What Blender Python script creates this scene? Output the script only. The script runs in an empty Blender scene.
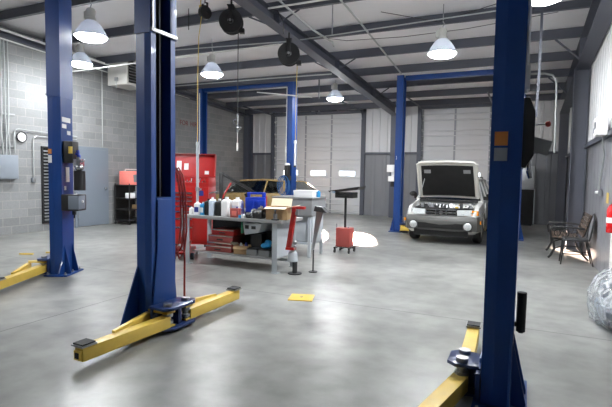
import bpy, bmesh, math, random
from mathutils import Vector, Matrix
random.seed(7)
SC = bpy.context.scene
COL = SC.collection
PI = math.pi

# ------------------------------------------------------------------ materials
def _nodes(name):
    m = bpy.data.materials.new(name); m.use_nodes = True
    nt = m.node_tree
    for n in list(nt.nodes):
        nt.nodes.remove(n)
    out = nt.nodes.new('ShaderNodeOutputMaterial')
    return m, nt, out

def mat(name, col, rough=.5, metal=0., var=.12, scale=6., bump=0., bscale=60., coat=0., rvar=.1, spec=.5):
    """plain procedural material: colour broken up by noise, roughness varied, optional bump"""
    m, nt, out = _nodes(name)
    b = nt.nodes.new('ShaderNodeBsdfPrincipled')
    nt.links.new(b.outputs[0], out.inputs[0])
    tc = nt.nodes.new('ShaderNodeTexCoord')
    no = nt.nodes.new('ShaderNodeTexNoise')
    no.inputs['Scale'].default_value = scale; no.inputs['Detail'].default_value = 5
    nt.links.new(tc.outputs['Object'], no.inputs['Vector'])
    mx = nt.nodes.new('ShaderNodeMix'); mx.data_type = 'RGBA'
    c = Vector(col)
    mx.inputs[6].default_value = (*(c * (1 - var)), 1)
    mx.inputs[7].default_value = (*[min(1, v) for v in c * (1 + var)], 1)
    nt.links.new(no.outputs['Fac'], mx.inputs[0])
    nt.links.new(mx.outputs[2], b.inputs['Base Color'])
    mr = nt.nodes.new('ShaderNodeMapRange')
    mr.inputs[3].default_value = max(.02, rough - rvar); mr.inputs[4].default_value = min(1, rough + rvar)
    nt.links.new(no.outputs['Fac'], mr.inputs[0])
    nt.links.new(mr.outputs[0], b.inputs['Roughness'])
    b.inputs['Metallic'].default_value = metal
    b.inputs['Coat Weight'].default_value = coat
    b.inputs['Specular IOR Level'].default_value = spec
    if bump:
        n2 = nt.nodes.new('ShaderNodeTexNoise'); n2.inputs['Scale'].default_value = bscale
        nt.links.new(tc.outputs['Object'], n2.inputs['Vector'])
        bp = nt.nodes.new('ShaderNodeBump'); bp.inputs['Strength'].default_value = bump
        bp.inputs['Distance'].default_value = .02
        nt.links.new(n2.outputs['Fac'], bp.inputs['Height'])
        nt.links.new(bp.outputs[0], b.inputs['Normal'])
    return m

def emis(name, col, s):
    m, nt, out = _nodes(name)
    e = nt.nodes.new('ShaderNodeEmission')
    e.inputs[0].default_value = (*col, 1); e.inputs[1].default_value = s
    nt.links.new(e.outputs[0], out.inputs[0])
    return m

def glassy(name, tint, refl=.08, rough=.05):
    """thin pane: tinted see-through plus a glossy share"""
    m, nt, out = _nodes(name)
    t = nt.nodes.new('ShaderNodeBsdfTransparent'); t.inputs[0].default_value = (*tint, 1)
    g = nt.nodes.new('ShaderNodeBsdfGlossy'); g.inputs['Roughness'].default_value = rough
    mx = nt.nodes.new('ShaderNodeMixShader')
    fr = nt.nodes.new('ShaderNodeLayerWeight'); fr.inputs[0].default_value = .25
    mr = nt.nodes.new('ShaderNodeMapRange'); mr.inputs[3].default_value = refl; mr.inputs[4].default_value = .7
    nt.links.new(fr.outputs['Fresnel'], mr.inputs[0])
    nt.links.new(mr.outputs[0], mx.inputs[0])
    nt.links.new(t.outputs[0], mx.inputs[1]); nt.links.new(g.outputs[0], mx.inputs[2])
    nt.links.new(mx.outputs[0], out.inputs[0])
    return m

def film_mat(name):
    """crinkled clear polythene"""
    m, nt, out = _nodes(name)
    tc = nt.nodes.new('ShaderNodeTexCoord')
    no = nt.nodes.new('ShaderNodeTexNoise'); no.inputs['Scale'].default_value = 9; no.inputs['Detail'].default_value = 6
    no.inputs['Distortion'].default_value = 1.2
    nt.links.new(tc.outputs['Object'], no.inputs['Vector'])
    bp = nt.nodes.new('ShaderNodeBump'); bp.inputs['Strength'].default_value = 1; bp.inputs['Distance'].default_value = .05
    nt.links.new(no.outputs['Fac'], bp.inputs['Height'])
    t = nt.nodes.new('ShaderNodeBsdfTransparent'); t.inputs[0].default_value = (.9, .92, .94, 1)
    p = nt.nodes.new('ShaderNodeBsdfPrincipled')
    p.inputs['Base Color'].default_value = (.62, .64, .66, 1); p.inputs['Roughness'].default_value = .14
    nt.links.new(bp.outputs[0], p.inputs['Normal'])
    mx = nt.nodes.new('ShaderNodeMixShader')
    mr = nt.nodes.new('ShaderNodeMapRange')
    mr.inputs[1].default_value = .42; mr.inputs[2].default_value = .62
    mr.inputs[3].default_value = .12; mr.inputs[4].default_value = .75
    nt.links.new(no.outputs['Fac'], mr.inputs[0]); nt.links.new(mr.outputs[0], mx.inputs[0])
    nt.links.new(t.outputs[0], mx.inputs[1]); nt.links.new(p.outputs[0], mx.inputs[2])
    nt.links.new(mx.outputs[0], out.inputs[0])
    return m

def shade_mat(name):
    """ribbed acrylic reflector: part diffuse, part translucent"""
    m, nt, out = _nodes(name)
    d = nt.nodes.new('ShaderNodeBsdfDiffuse'); d.inputs[0].default_value = (.72, .74, .78, 1)
    t = nt.nodes.new('ShaderNodeBsdfTranslucent'); t.inputs[0].default_value = (.55, .58, .64, 1)
    w = nt.nodes.new('ShaderNodeTexNoise'); w.inputs['Scale'].default_value = 14
    mr = nt.nodes.new('ShaderNodeMapRange'); mr.inputs[3].default_value = .12; mr.inputs[4].default_value = .19
    mx = nt.nodes.new('ShaderNodeMixShader')
    nt.links.new(w.outputs['Fac'], mr.inputs[0]); nt.links.new(mr.outputs[0], mx.inputs[0])
    nt.links.new(d.outputs[0], mx.inputs[1]); nt.links.new(t.outputs[0], mx.inputs[2])
    nt.links.new(mx.outputs[0], out.inputs[0])
    return m

def concrete_floor():
    m, nt, out = _nodes('polished_concrete')
    b = nt.nodes.new('ShaderNodeBsdfPrincipled'); nt.links.new(b.outputs[0], out.inputs[0])
    geo = nt.nodes.new('ShaderNodeNewGeometry')
    def noise(s, d=6, dist=0.):
        n = nt.nodes.new('ShaderNodeTexNoise'); n.inputs['Scale'].default_value = s
        n.inputs['Detail'].default_value = d; n.inputs['Distortion'].default_value = dist
        nt.links.new(geo.outputs['Position'], n.inputs['Vector']); return n
    def ramp(src, a, ca, c, cc):
        r = nt.nodes.new('ShaderNodeValToRGB')
        r.color_ramp.elements[0].position = a; r.color_ramp.elements[0].color = (*ca, 1)
        r.color_ramp.elements[1].position = c; r.color_ramp.elements[1].color = (*cc, 1)
        nt.links.new(src.outputs['Fac'], r.inputs[0]); return r
    big = ramp(noise(.5, 9, .15), .34, (.14, .142, .134), .66, (.28, .281, .267))
    fine = ramp(noise(4, 12, 0), .32, (.68, .68, .68), .66, (1.12, 1.12, 1.12))
    mx = nt.nodes.new('ShaderNodeMix'); mx.data_type = 'RGBA'; mx.blend_type = 'MULTIPLY'
    mx.inputs[0].default_value = .8
    nt.links.new(big.outputs[0], mx.inputs[6]); nt.links.new(fine.outputs[0], mx.inputs[7])
    # pale wipe marks
    ws = ramp(noise(1.6, 10, .2), .5, (0, 0, 0), .8, (1, 1, 1))
    m2 = nt.nodes.new('ShaderNodeMix'); m2.data_type = 'RGBA'
    sc = nt.nodes.new('ShaderNodeMath'); sc.operation = 'MULTIPLY'; sc.inputs[1].default_value = .5
    nt.links.new(ws.outputs[0], sc.inputs[0]); nt.links.new(sc.outputs[0], m2.inputs[0])
    nt.links.new(mx.outputs[2], m2.inputs[6]); m2.inputs[7].default_value = (.34, .34, .322, 1)
    # saw-cut control joints
    sep = nt.nodes.new('ShaderNodeSeparateXYZ'); nt.links.new(geo.outputs['Position'], sep.inputs[0])
    def math_(op, a, v=None):
        n = nt.nodes.new('ShaderNodeMath'); n.operation = op
        nt.links.new(a, n.inputs[0])
        if v is not None:
            if isinstance(v, (int, float)): n.inputs[1].default_value = v
            else: nt.links.new(v, n.inputs[1])
        return n.outputs[0]
    jy = math_('ABSOLUTE', math_('SUBTRACT', math_('PINGPONG', math_('ADD', sep.outputs[1], -5.28 + 40.), 2.5), 0.))
    jx = math_('ABSOLUTE', math_('PINGPONG', math_('ADD', sep.outputs[0], 4.5 + 45.), 4.5))
    jn = math_('MINIMUM', jy, jx)
    jm = math_('LESS_THAN', jn, .007)
    m3 = nt.nodes.new('ShaderNodeMix'); m3.data_type = 'RGBA'
    nt.links.new(jm, m3.inputs[0]); nt.links.new(m2.outputs[2], m3.inputs[6]); m3.inputs[7].default_value = (.06, .06, .06, 1)
    nt.links.new(m3.outputs[2], b.inputs['Base Color'])
    rr = nt.nodes.new('ShaderNodeMapRange'); rr.inputs[3].default_value = .24; rr.inputs[4].default_value = .46
    nt.links.new(noise(1.1, 5, 0).outputs['Fac'], rr.inputs[0])
    nt.links.new(rr.outputs[0], b.inputs['Roughness'])
    bp = nt.nodes.new('ShaderNodeBump'); bp.inputs['Strength'].default_value = .12; bp.inputs['Distance'].default_value = .02
    nt.links.new(noise(5, 4).outputs['Fac'], bp.inputs['Height']); nt.links.new(bp.outputs[0], b.inputs['Normal'])
    b.inputs['Specular IOR Level'].default_value = .55
    return m

def block_wall():
    m, nt, out = _nodes('grey_blockwork')
    b = nt.nodes.new('ShaderNodeBsdfPrincipled'); nt.links.new(b.outputs[0], out.inputs[0])
    geo = nt.nodes.new('ShaderNodeNewGeometry')
    sep = nt.nodes.new('ShaderNodeSeparateXYZ'); nt.links.new(geo.outputs['Position'], sep.inputs[0])
    cmb = nt.nodes.new('ShaderNodeCombineXYZ')
    nt.links.new(sep.outputs[1], cmb.inputs[0]); nt.links.new(sep.outputs[2], cmb.inputs[1])
    br = nt.nodes.new('ShaderNodeTexBrick')
    nt.links.new(cmb.outputs[0], br.inputs['Vector'])
    br.inputs['Scale'].default_value = 1; br.inputs['Brick Width'].default_value = .406
    br.inputs['Row Height'].default_value = .203; br.inputs['Mortar Size'].default_value = .007
    br.inputs['Mortar Smooth'].default_value = .3; br.inputs['Bias'].default_value = 0
    br.inputs['Color1'].default_value = (.195, .2, .205, 1); br.inputs['Color2'].default_value = (.245, .25, .255, 1)
    br.inputs['Mortar'].default_value = (.31, .305, .285, 1)
    no = nt.nodes.new('ShaderNodeTexNoise'); no.inputs['Scale'].default_value = 30; no.inputs['Detail'].default_value = 6
    nt.links.new(geo.outputs['Position'], no.inputs['Vector'])
    mr = nt.nodes.new('ShaderNodeMapRange'); mr.inputs[3].default_value = .84; mr.inputs[4].default_value = 1.16
    nt.links.new(no.outputs['Fac'], mr.inputs[0])
    mx = nt.nodes.new('ShaderNodeMix'); mx.data_type = 'RGBA'; mx.blend_type = 'MULTIPLY'; mx.inputs[0].default_value = 1
    nt.links.new(br.outputs['Color'], mx.inputs[6]); nt.links.new(mr.outputs[0], mx.inputs[7])
    nt.links.new(mx.outputs[2], b.inputs['Base Color'])
    b.inputs['Roughness'].default_value = .62
    bp = nt.nodes.new('ShaderNodeBump'); bp.inputs['Strength'].default_value = .35; bp.inputs['Distance'].default_value = .006
    bp.invert = True
    nt.links.new(br.outputs['Fac'], bp.inputs['Height']); nt.links.new(bp.outputs[0], b.inputs['Normal'])
    return m

M = {}
M['floor'] = concrete_floor()
M['block'] = block_wall()
M['panel_white'] = mat('white_metal_sheet', (.62, .62, .63), .45, var=.05, scale=1.2)
M['panel_grey'] = mat('grey_painted_liner', (.2, .203, .22), .33, var=.1, scale=1.2)
M['vinyl'] = mat('white_vinyl_insulation', (.8, .79, .81), .6, var=.07, scale=.7, bump=.25, bscale=2.5)
M['steel_dark'] = mat('grey_primer_steel', (.078, .084, .108), .5, var=.2, scale=2)
M['door_panel'] = mat('grey_door_sheet', (.6, .61, .63), .45, var=.05, scale=1.5)
M['door_rib'] = mat('galvanised_stile', (.3, .32, .35), .4, var=.1)
M['blue'] = mat('blue_lift_enamel', (.007, .045, .2), .4, var=.14, scale=3, coat=.05, spec=.35)
M['blue_dark'] = mat('dark_blue_lift_enamel', (.012, .03, .11), .3, var=.15, scale=3)
M['yellow'] = mat('yellow_lift_enamel', (.62, .43, .075), .42, var=.18, scale=7)
M['black'] = mat('black_plastic', (.012, .012, .013), .42, var=.2)
M['rubber'] = mat('black_rubber', (.02, .02, .021), .75, var=.25)
M['hole'] = mat('black_and_hole_shade', (.004, .004, .004), .9, var=.1)  # near-black stands in for shade in openings; also used on plain black parts
M['chrome'] = mat('bright_steel', (.62, .63, .65), .22, 1., var=.08)
M['steel'] = mat('plain_steel', (.34, .35, .36), .38, .8, var=.18)
M['galv'] = mat('galvanised_conduit', (.46, .48, .48), .38, .55, var=.12, scale=12)
M['pipe_white'] = mat('white_pipe', (.72, .72, .7), .4, var=.06)
M['grey_box'] = mat('grey_panel_enamel', (.23, .26, .3), .42, var=.07)
M['door_blue'] = mat('blue_grey_door_enamel', (.17, .2, .24), .4, var=.06, scale=1.5)
M['red'] = mat('red_enamel', (.38, .012, .01), .32, var=.16, coat=.2)
M['red_dull'] = mat('faded_red_enamel', (.36, .07, .06), .45, var=.2)
M['red_hose'] = mat('red_hose_rubber', (.3, .02, .015), .5, var=.2)
M['pink'] = mat('salmon_plastic', (.85, .22, .18), .45, var=.1)
M['white'] = mat('white_plastic', (.82, .82, .82), .4, var=.04)
M['white_blue'] = mat('bluish_white_plastic', (.62, .7, .82), .4, var=.06)
M['blue_can'] = mat('blue_can_plastic', (.01, .04, .42), .38, var=.12)
M['sky_blue'] = mat('light_blue_plastic', (.03, .3, .62), .4, var=.1)
M['navy'] = mat('navy_print', (.015, .03, .22), .5, var=.1)
M['orange'] = mat('orange_print', (.55, .2, .05), .5, var=.15)
M['amber'] = mat('amber_lens', (.85, .3, .02), .2, var=.1)
M['card'] = mat('cardboard', (.5, .33, .17), .75, var=.12, scale=8)
M['card_light'] = mat('pale_cardboard', (.74, .64, .48), .75, var=.08)
M['wood'] = mat('brown_bench_wood', (.11, .075, .055), .45, var=.3, scale=14)
M['bench_top'] = mat('worn_steel_top', (.33, .33, .33), .4, .3, var=.2, scale=9)
M['bench_leg'] = mat('light_grey_bench_enamel', (.42, .45, .48), .45, var=.08)
M['washer'] = mat('grey_washer_enamel', (.2, .205, .21), .4, var=.1)
M['iron'] = mat('cast_iron_parts', (.05, .05, .052), .5, .4, var=.4, scale=30)
M['silver_paint'] = mat('silver_car_paint', (.72, .72, .7), .3, .0, var=.04, coat=.6)
M['cladding'] = mat('grey_car_cladding', (.085, .085, .08), .45, var=.1)
M['cream'] = mat('pale_underhood_paint', (.55, .54, .5), .4, var=.05)
M['gold_paint'] = mat('gold_car_paint', (.4, .27, .11), .28, .0, var=.04, coat=.6)
M['car_white'] = mat('white_car_primer', (.78, .77, .74), .4, var=.05)
M['seat_grey'] = mat('dark_car_upholstery', (.05, .05, .05), .8, var=.2)
M['glass'] = glassy('window_pane_glass', (.96, .97, 1))
M['car_glass'] = glassy('tinted_car_glass', (.5, .55, .55), .14)
M['lamp_glass'] = mat('clear_lamp_glass', (.45, .47, .47), .3, .3, var=.08, scale=40)
M['film'] = film_mat('clear_polythene')
M['shade'] = shade_mat('acrylic_reflector')
M['lens'] = emis('lit_lamp_lens', (.95, .98, 1.), 215)
M['green'] = mat('green_plastic', (.03, .2, .1), .45, var=.15)
M['grey_seat'] = mat('grey_chair_vinyl', (.17, .175, .19), .4, var=.12)
M['yellow_cord'] = mat('yellow_cord', (.6, .42, .08), .55, var=.1)
M['red_paint'] = mat('red_stencil_paint', (.19, .018, .016), .6, var=.2)
M['heater'] = mat('pale_heater_enamel', (.5, .49, .46), .45, var=.06)
M['ext_red'] = mat('red_extinguisher', (.55, .01, .012), .28, var=.08)
M['hose_blue'] = mat('blue_hose_rubber', (.015, .09, .25), .45, var=.2)

# ------------------------------------------------------------------ mesh builder
class MB:
    def __init__(s): s.v = []; s.f = []
    def add(s, vs, fs, m=None):
        b = len(s.v)
        for q in vs:
            q = Vector(q)
            s.v.append(m @ q if m is not None else q)
        s.f += [tuple(b + i for i in f) for f in fs]
        return s
    def box(s, x0, x1, y0, y1, z0, z1, m=None):
        v = [(x, y, z) for x in (x0, x1) for y in (y0, y1) for z in (z0, z1)]
        f = [(0, 1, 3, 2), (4, 6, 7, 5), (0, 4, 5, 1), (2, 3, 7, 6), (0, 2, 6, 4), (1, 5, 7, 3)]
        return s.add(v, f, m)
    def prism(s, poly, axis, a, b, m=None):
        """poly: 2D outline; axis 'x','y','z' = extrusion axis; remaining axes in order"""
        n = len(poly)
        def pt(p, t):
            return {'x': (t, p[0], p[1]), 'y': (p[0], t, p[1]), 'z': (p[0], p[1], t)}[axis]
        v = [pt(p, a) for p in poly] + [pt(p, b) for p in poly]
        f = [tuple(range(n))[::-1], tuple(range(n, 2 * n))]
        f += [(i, (i + 1) % n, n + (i + 1) % n, n + i) for i in range(n)]
        return s.add(v, f, m)
    def cyl(s, p, q, r, r2=None, n=14, m=None, caps=True):
        p = Vector(p); q = Vector(q); r2 = r if r2 is None else r2
        d = (q - p).normalized()
        a = d.orthogonal().normalized(); b = d.cross(a)
        v = []
        for c, rr in ((p, r), (q, r2)):
            for i in range(n):
                t = 2 * PI * i / n
                v.append(c + (a * math.cos(t) + b * math.sin(t)) * rr)
        f = [(i, (i + 1) % n, n + (i + 1) % n, n + i) for i in range(n)]
        if caps: f += [tuple(range(n))[::-1], tuple(range(n, 2 * n))]
        return s.add(v, f, m)
    def tube(s, pts, r, n=7, m=None, closed=False):
        pts = [Vector(p) for p in pts]; k = len(pts); v = []; a = None
        for i, p in enumerate(pts):
            if closed: d = pts[(i + 1) % k] - pts[i - 1]
            else: d = pts[min(i + 1, k - 1)] - pts[max(i - 1, 0)]
            d.normalize()
            if a is None: a = d.orthogonal().normalized()
            else:
                a = a - d * a.dot(d)
                a = a.normalized() if a.length > 1e-6 else d.orthogonal().normalized()
            b = d.cross(a)
            rr = r[i] if isinstance(r, (list, tuple)) else r
            for j in range(n):
                t = 2 * PI * j / n
                v.append(p + (a * math.cos(t) + b * math.sin(t)) * rr)
        f = []
        for i in range(k if closed else k - 1):
            i2 = (i + 1) % k
            f += [(i * n + j, i * n + (j + 1) % n, i2 * n + (j + 1) % n, i2 * n + j) for j in range(n)]
        if not closed: f += [tuple(range(n))[::-1], tuple(range((k - 1) * n, k * n))]
        return s.add(v, f, m)
    def lathe(s, prof, n=20, m=None):
        """prof: (r,z) list, around z"""
        v = []; f = []; idx = []
        for r, z in prof:
            if r < 1e-6:
                idx.append([len(v)]); v.append((0, 0, z))
            else:
                idx.append(list(range(len(v), len(v) + n)))
                v += [(r * math.cos(2 * PI * i / n), r * math.sin(2 * PI * i / n), z) for i in range(n)]
        for A, B in zip(idx, idx[1:]):
            for i in range(n):
                j = (i + 1) % n
                if len(A) == 1 and len(B) == 1: continue
                if len(A) == 1: f.append((A[0], B[j], B[i]))
                elif len(B) == 1: f.append((A[i], A[j], B[0]))
                else: f.append((A[i], A[j], B[j], B[i]))
        return s.add(v, f, m)
    def ell(s, c, rx, ry, rz, n=12, k=8, m=None):
        prof = [(math.sin(PI * i / k), -math.cos(PI * i / k)) for i in range(k + 1)]
        prof[0] = (0, -1); prof[-1] = (0, 1)
        mm = Matrix.Translation(c) @ Matrix.Diagonal((rx, ry, rz, 1))
        return s.lathe(prof, n, mm if m is None else m @ mm)
    def loft(s, rings, m=None, caps=True, closed=True):
        n = len(rings[0]); v = [p for r in rings for p in r]; f = []
        for i in range(len(rings) - 1):
            for j in range(n if closed else n - 1):
                k = (j + 1) % n
                f.append((i * n + j, i * n + k, (i + 1) * n + k, (i + 1) * n + j))
        if caps:
            f += [tuple(range(n))[::-1], tuple(range((len(rings) - 1) * n, len(rings) * n))]
        return s.add(v, f, m)
    def quadplate(s, a, b, c, d, t, m=None):
        """thin plate of thickness t on the quad a,b,c,d"""
        a, b, c, d = map(Vector, (a, b, c, d))
        nrm = (b - a).cross(d - a).normalized() * t
        return s.loft([[a, b, c, d], [a + nrm, b + nrm, c + nrm, d + nrm]], m)
    def mesh(s, name, smooth=True, bevel=0):
        me = bpy.data.meshes.new(name)
        me.from_pydata([tuple(q) for q in s.v], [], s.f)
        bm = bmesh.new(); bm.from_mesh(me)
        bmesh.ops.recalc_face_normals(bm, faces=bm.faces)
        if bevel:
            es = [e for e in bm.edges if len(e.link_faces) == 2 and e.calc_face_angle(0) > .6]
            bmesh.ops.bevel(bm, geom=es, offset=bevel, segments=2, affect='EDGES', profile=.6, clamp_overlap=True)
        bm.to_mesh(me); bm.free()
        if smooth and len(me.polygons):
            me.polygons.foreach_set('use_smooth', [True] * len(me.polygons))
            me.set_sharp_from_angle(angle=math.radians(32))
        return me

def obj(name, mb, material, parent=None, bevel=0, smooth=True, **props):
    o = bpy.data.objects.new(name, mb.mesh(name, smooth, bevel))
    o.data.materials.append(M[material] if isinstance(material, str) else material)
    COL.objects.link(o)
    if parent is not None: o.parent = parent
    for k, v in props.items(): o[k] = v
    return o

def thing(name, label, cat, loc=(0, 0, 0), rz=0., group=None):
    o = bpy.data.objects.new(name, None); COL.objects.link(o)
    o.empty_display_size = .1
    o.location = loc; o.rotation_euler = (0, 0, rz)
    o['label'] = label; o['category'] = cat
    if group: o['group'] = group
    return o

def solo(name, mb, material, label, cat, loc=(0, 0, 0), rz=0., group=None, bevel=0):
    o = obj(name, mb, material, None, bevel)
    o.location = loc; o.rotation_euler = (0, 0, rz)
    o['label'] = label; o['category'] = cat
    if group: o['group'] = group
    return o

def struct(name, mb, material, parent=None, bevel=0):
    o = obj(name, mb, material, parent, bevel, smooth=False)
    if parent is None: o['kind'] = 'structure'
    return o

def dup(root, loc, rz, label, group=None):
    r = root.copy(); COL.objects.link(r); r.location = loc; r.rotation_euler = (0, 0, rz)
    r['label'] = label
    if group: r['group'] = group
    for ch in list(root.children):
        c = ch.copy(); COL.objects.link(c); c.parent = r
        for g in list(ch.children):
            d = g.copy(); COL.objects.link(d); d.parent = c
    return r

def carve(o, cutters):
    """cut solid cutter meshes out of o, bake the result, drop the cutters"""
    tmp = []
    for mb in cutters:
        c = bpy.data.objects.new('cutter', mb.mesh('cutter')); COL.objects.link(c); tmp.append(c)
        if o.parent is not None: c.parent = o.parent
        md = o.modifiers.new('cut', 'BOOLEAN'); md.operation = 'DIFFERENCE'; md.object = c; md.solver = 'EXACT'
    bpy.context.view_layer.update()
    dg = bpy.context.evaluated_depsgraph_get()
    me = bpy.data.meshes.new_from_object(o.evaluated_get(dg))
    o.modifiers.clear(); o.data = me
    for c in tmp: bpy.data.objects.remove(c, do_unlink=True)
    me.polygons.foreach_set('use_smooth', [True] * len(me.polygons))
    me.set_sharp_from_angle(angle=math.radians(30))

def rotz(a): return Matrix.Rotation(a, 4, 'Z')
def rotx(a): return Matrix.Rotation(a, 4, 'X')
def roty(a): return Matrix.Rotation(a, 4, 'Y')
def T(x, y, z): return Matrix.Translation((x, y, z))

def text_mb(body, size):
    cu = bpy.data.curves.new('lettering', 'FONT'); cu.body = body; cu.size = size
    cu.align_x = 'CENTER'; cu.align_y = 'CENTER'; cu.extrude = .002
    o = bpy.data.objects.new('lettering', cu); COL.objects.link(o)
    bpy.context.view_layer.update()
    me = bpy.data.meshes.new_from_object(o.evaluated_get(bpy.context.evaluated_depsgraph_get()))
    mb = MB(); mb.v = [v.co.copy() for v in me.vertices]; mb.f = [tuple(p.vertices) for p in me.polygons]
    bpy.data.objects.remove(o, do_unlink=True)
    return mb

# ------------------------------------------------------------------ room numbers
XL, XR, YB, YF = -11.08, 1.17, 17.6, -6.0
def ceil_z(y): return 4.31 + .055 * (17.3 - y)
PURLINS = [17.3, 15.87, 14.33, 12.78, 11.17, 9.6, 8.0, 6.45, 4.9, 3.35, 1.8, .25, -1.3, -2.85, -4.4]

# floor
struct('floor', MB().box(XL - .2, XR + .2, YF - .2, YB + .4, -.15, 0), 'floor')
# left wall of concrete block
struct('wall_left', MB().box(XL - .2, XL, YF, YB + .2, 0, 5.75), 'block')
# front wall behind the photographer
struct('wall_front', MB().box(XL, XR, YF - .2, YF, 0, 5.75), 'panel_white')

def ribbed(x0, x1, z0, z1, pitch=.3, rib=.022):
    """outline of ribbed sheet seen from above, ribs towards -y"""
    pts = []; x = x0
    pts.append((x0, 0))
    while x + pitch < x1 + 1e-6:
        pts += [(x + pitch * .55, 0), (x + pitch * .62, -rib), (x + pitch * .86, -rib), (x + pitch * .93, 0)]
        x += pitch
    pts += [(x1, 0), (x1, .03), (x0, .03)]
    return pts

# back wall: openings for the two sectional doors
D1 = (-9.78, -5.85, 3.98)
D2 = (-3.6, -1.16, 4.02)
mb = MB()
for a, b in ((XL, D1[0]), (D1[1], D2[0]), (D2[1], XR)):
    mb.box(a, b, YB + .03, YB + .2, 0, 4.6)
for d in (D1, D2): mb.box(d[0], d[1], YB + .03, YB + .2, d[2], 4.6)
struct('wall_back', mb, 'panel_grey')
k = 1
def trim(mb, material='steel_dark', bevel=0):
    global k
    o = struct('trim_%d' % k, mb, material, None, bevel); k += 1
    return o
for a, b in ((XL, D1[0] - .12), (D1[1] + .12, D2[0] - .12), (D2[1] + .12, XR)):
    trim(MB().prism(ribbed(a, b, 0, 0), 'z', 2.45, 4.45, T(0, YB, 0)), 'panel_white')
    trim(MB().prism(ribbed(a, b, 0, 0, .45, .012), 'z', 0, 2.37, T(0, YB, 0)), 'panel_grey')
    trim(MB().box(a, b, YB - .08, YB + .03, 2.37, 2.45))           # girt between the two claddings
for d in (D1, D2):
    trim(MB().box(d[0], d[1], YB, YB + .03, d[2] + .02, 4.45), 'panel_white')
    trim(MB().box(d[0] - .12, d[0], YB - .1, YB + .03, 0, d[2] + .12).box(d[1], d[1] + .12, YB - .1, YB + .03, 0, d[2] + .12)
         .box(d[0] - .12, d[1] + .12, YB - .1, YB + .03, d[2], d[2] + .12))

# right wall: lower grey cladding, girt, upper white cladding
struct('wall_right', MB().box(XR + .03, XR + .2, YF, YB + .2, 0, 5.75), 'panel_grey')
def ribx(y0, y1, pitch, rib):
    pts = [(0, y0)]; y = y0
    while y + pitch < y1 + 1e-6:
        pts += [(0, y + pitch * .55), (-rib, y + pitch * .62), (-rib, y + pitch * .86), (0, y + pitch * .93)]
        y += pitch
    return pts + [(0, y1), (.03, y1), (.03, y0)]
trim(MB().prism(ribx(YF, YB, .3, .022), 'z', 2.34, 5.6, T(XR, 0, 0)), 'panel_white')
trim(MB().prism(ribx(YF, YB, .45, .004), 'z', 0, 2.22, T(XR, 0, 0)), 'panel_grey')
trim(MB().box(XR - .07, XR, YF, YB, 2.22, 2.28).box(XR - .03, XR, YF, YB, 2.28, 2.34))

# ceiling: sagging white insulation over purlins
mb = MB(); rings = []
ys = []
for a, b in zip(PURLINS, PURLINS[1:]): ys += [(a, 0), ((a + b) / 2, .035)]
ys += [(PURLINS[-1], 0), (YF, 0)]
ys = [(YB + .2, 0)] + ys
for y, sag in ys:
    z = ceil_z(y) - sag
    rings.append([(XL - .2, y, z), (XR + .2, y, z), (XR + .2, y, z + .12), (XL - .2, y, z + .12)])
struct('ceiling', MB().loft(rings), 'vinyl')
for y in PURLINS:   # cold-formed Z purlins
    z = ceil_z(y) + .01
    d = .225
    poly = [(y + .07, z), (y, z), (y, z - d), (y - .07, z - d), (y - .07, z - d + .02), (y - .075, z - d + .02), (y - .075, z - d - .004),
            (y + .004, z - d - .004), (y + .004, z - .006), (y + .07, z - .006)]
    poly = [(y - .003, z), (y + .065, z), (y + .065, z - .008), (y + .004, z - .008), (y + .004, z - d), (y - .066, z - d),
            (y - .066, z - d + .02), (y - .06, z - d + .02), (y - .06, z - d + .007), (y - .003, z - d + .007)]
    o = trim(MB().prism(poly, 'x', XL, XR))

def rafter(x, w, zb, name=None):
    """tapered I rafter running towards the back wall; zb(y) = underside"""
    mb = MB()
    ysl = [YF, 0., 6., 12., 17.2]
    def ring(y, x0, x1, z0, z1): return [(x0, y, z0), (x1, y, z0), (x1, y, z1), (x0, y, z1)]
    mb.loft([ring(y, x - w / 2, x + w / 2, zb(y), zb(y) + .015) for y in ysl])
    mb.loft([ring(y, x - .008, x + .008, zb(y) + .015, ceil_z(y) - .23) for y in ysl])
    mb.loft([ring(y, x - w / 2, x + w / 2, ceil_z(y) - .23, ceil_z(y) - .217) for y in ysl])
    for y in (1.8, 4.9, 8.0, 11.17, 14.33): mb.box(x - w / 2, x + w / 2, y - .005, y + .005, zb(y), ceil_z(y) - .22)
    return trim(mb)
rafter(-4.5, .24, lambda y: 3.78 + .066 * (17.2 - y))
rafter(1.0, .26, lambda y: 3.62 + .056 * (17.2 - y))
rafter(-10.93, .24, lambda y: 3.98 + .055 * (17.2 - y))
# columns
def column(x, y, dx, dy, z1, along='y'):
    mb = MB()
    if along == 'y':
        mb.box(x - dx / 2, x + dx / 2, y - dy / 2, y - dy / 2 + .014, 0, z1).box(x - dx / 2, x + dx / 2, y + dy / 2 - .014, y + dy / 2, 0, z1)
        mb.box(x - .006, x + .006, y - dy / 2, y + dy / 2, 0, z1)
    else:
        mb.box(x - dx / 2, x - dx / 2 + .014, y - dy / 2, y + dy / 2, 0, z1).box(x + dx / 2 - .014, x + dx / 2, y - dy / 2, y + dy / 2, 0, z1)
        mb.box(x - dx / 2, x + dx / 2, y - .006, y + .006, 0, z1)
    return trim(mb)
column(-4.5, 17.36, .26, .4, 3.85)
column(1.0, 11.9, .3, .26, 3.95, 'x')
column(1.02, 17.36, .24, .4, 3.75)
column(-10.93, 17.36, .24, .4, 4.1)
# flange braces from rafter to purlins
for y in (8.0, 11.17, 14.33):
    for s in (-1, 1):
        trim(MB().cyl((-4.5 + s * .1, y, 3.80 + .066 * (17.2 - y)), (-4.5 + s * .55, y, ceil_z(y) - .21), .016, n=6))
    trim(MB().cyl((.88, y, 3.66 + .056 * (17.2 - y)), (.42, y, ceil_z(y) - .21), .02, n=6))

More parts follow.
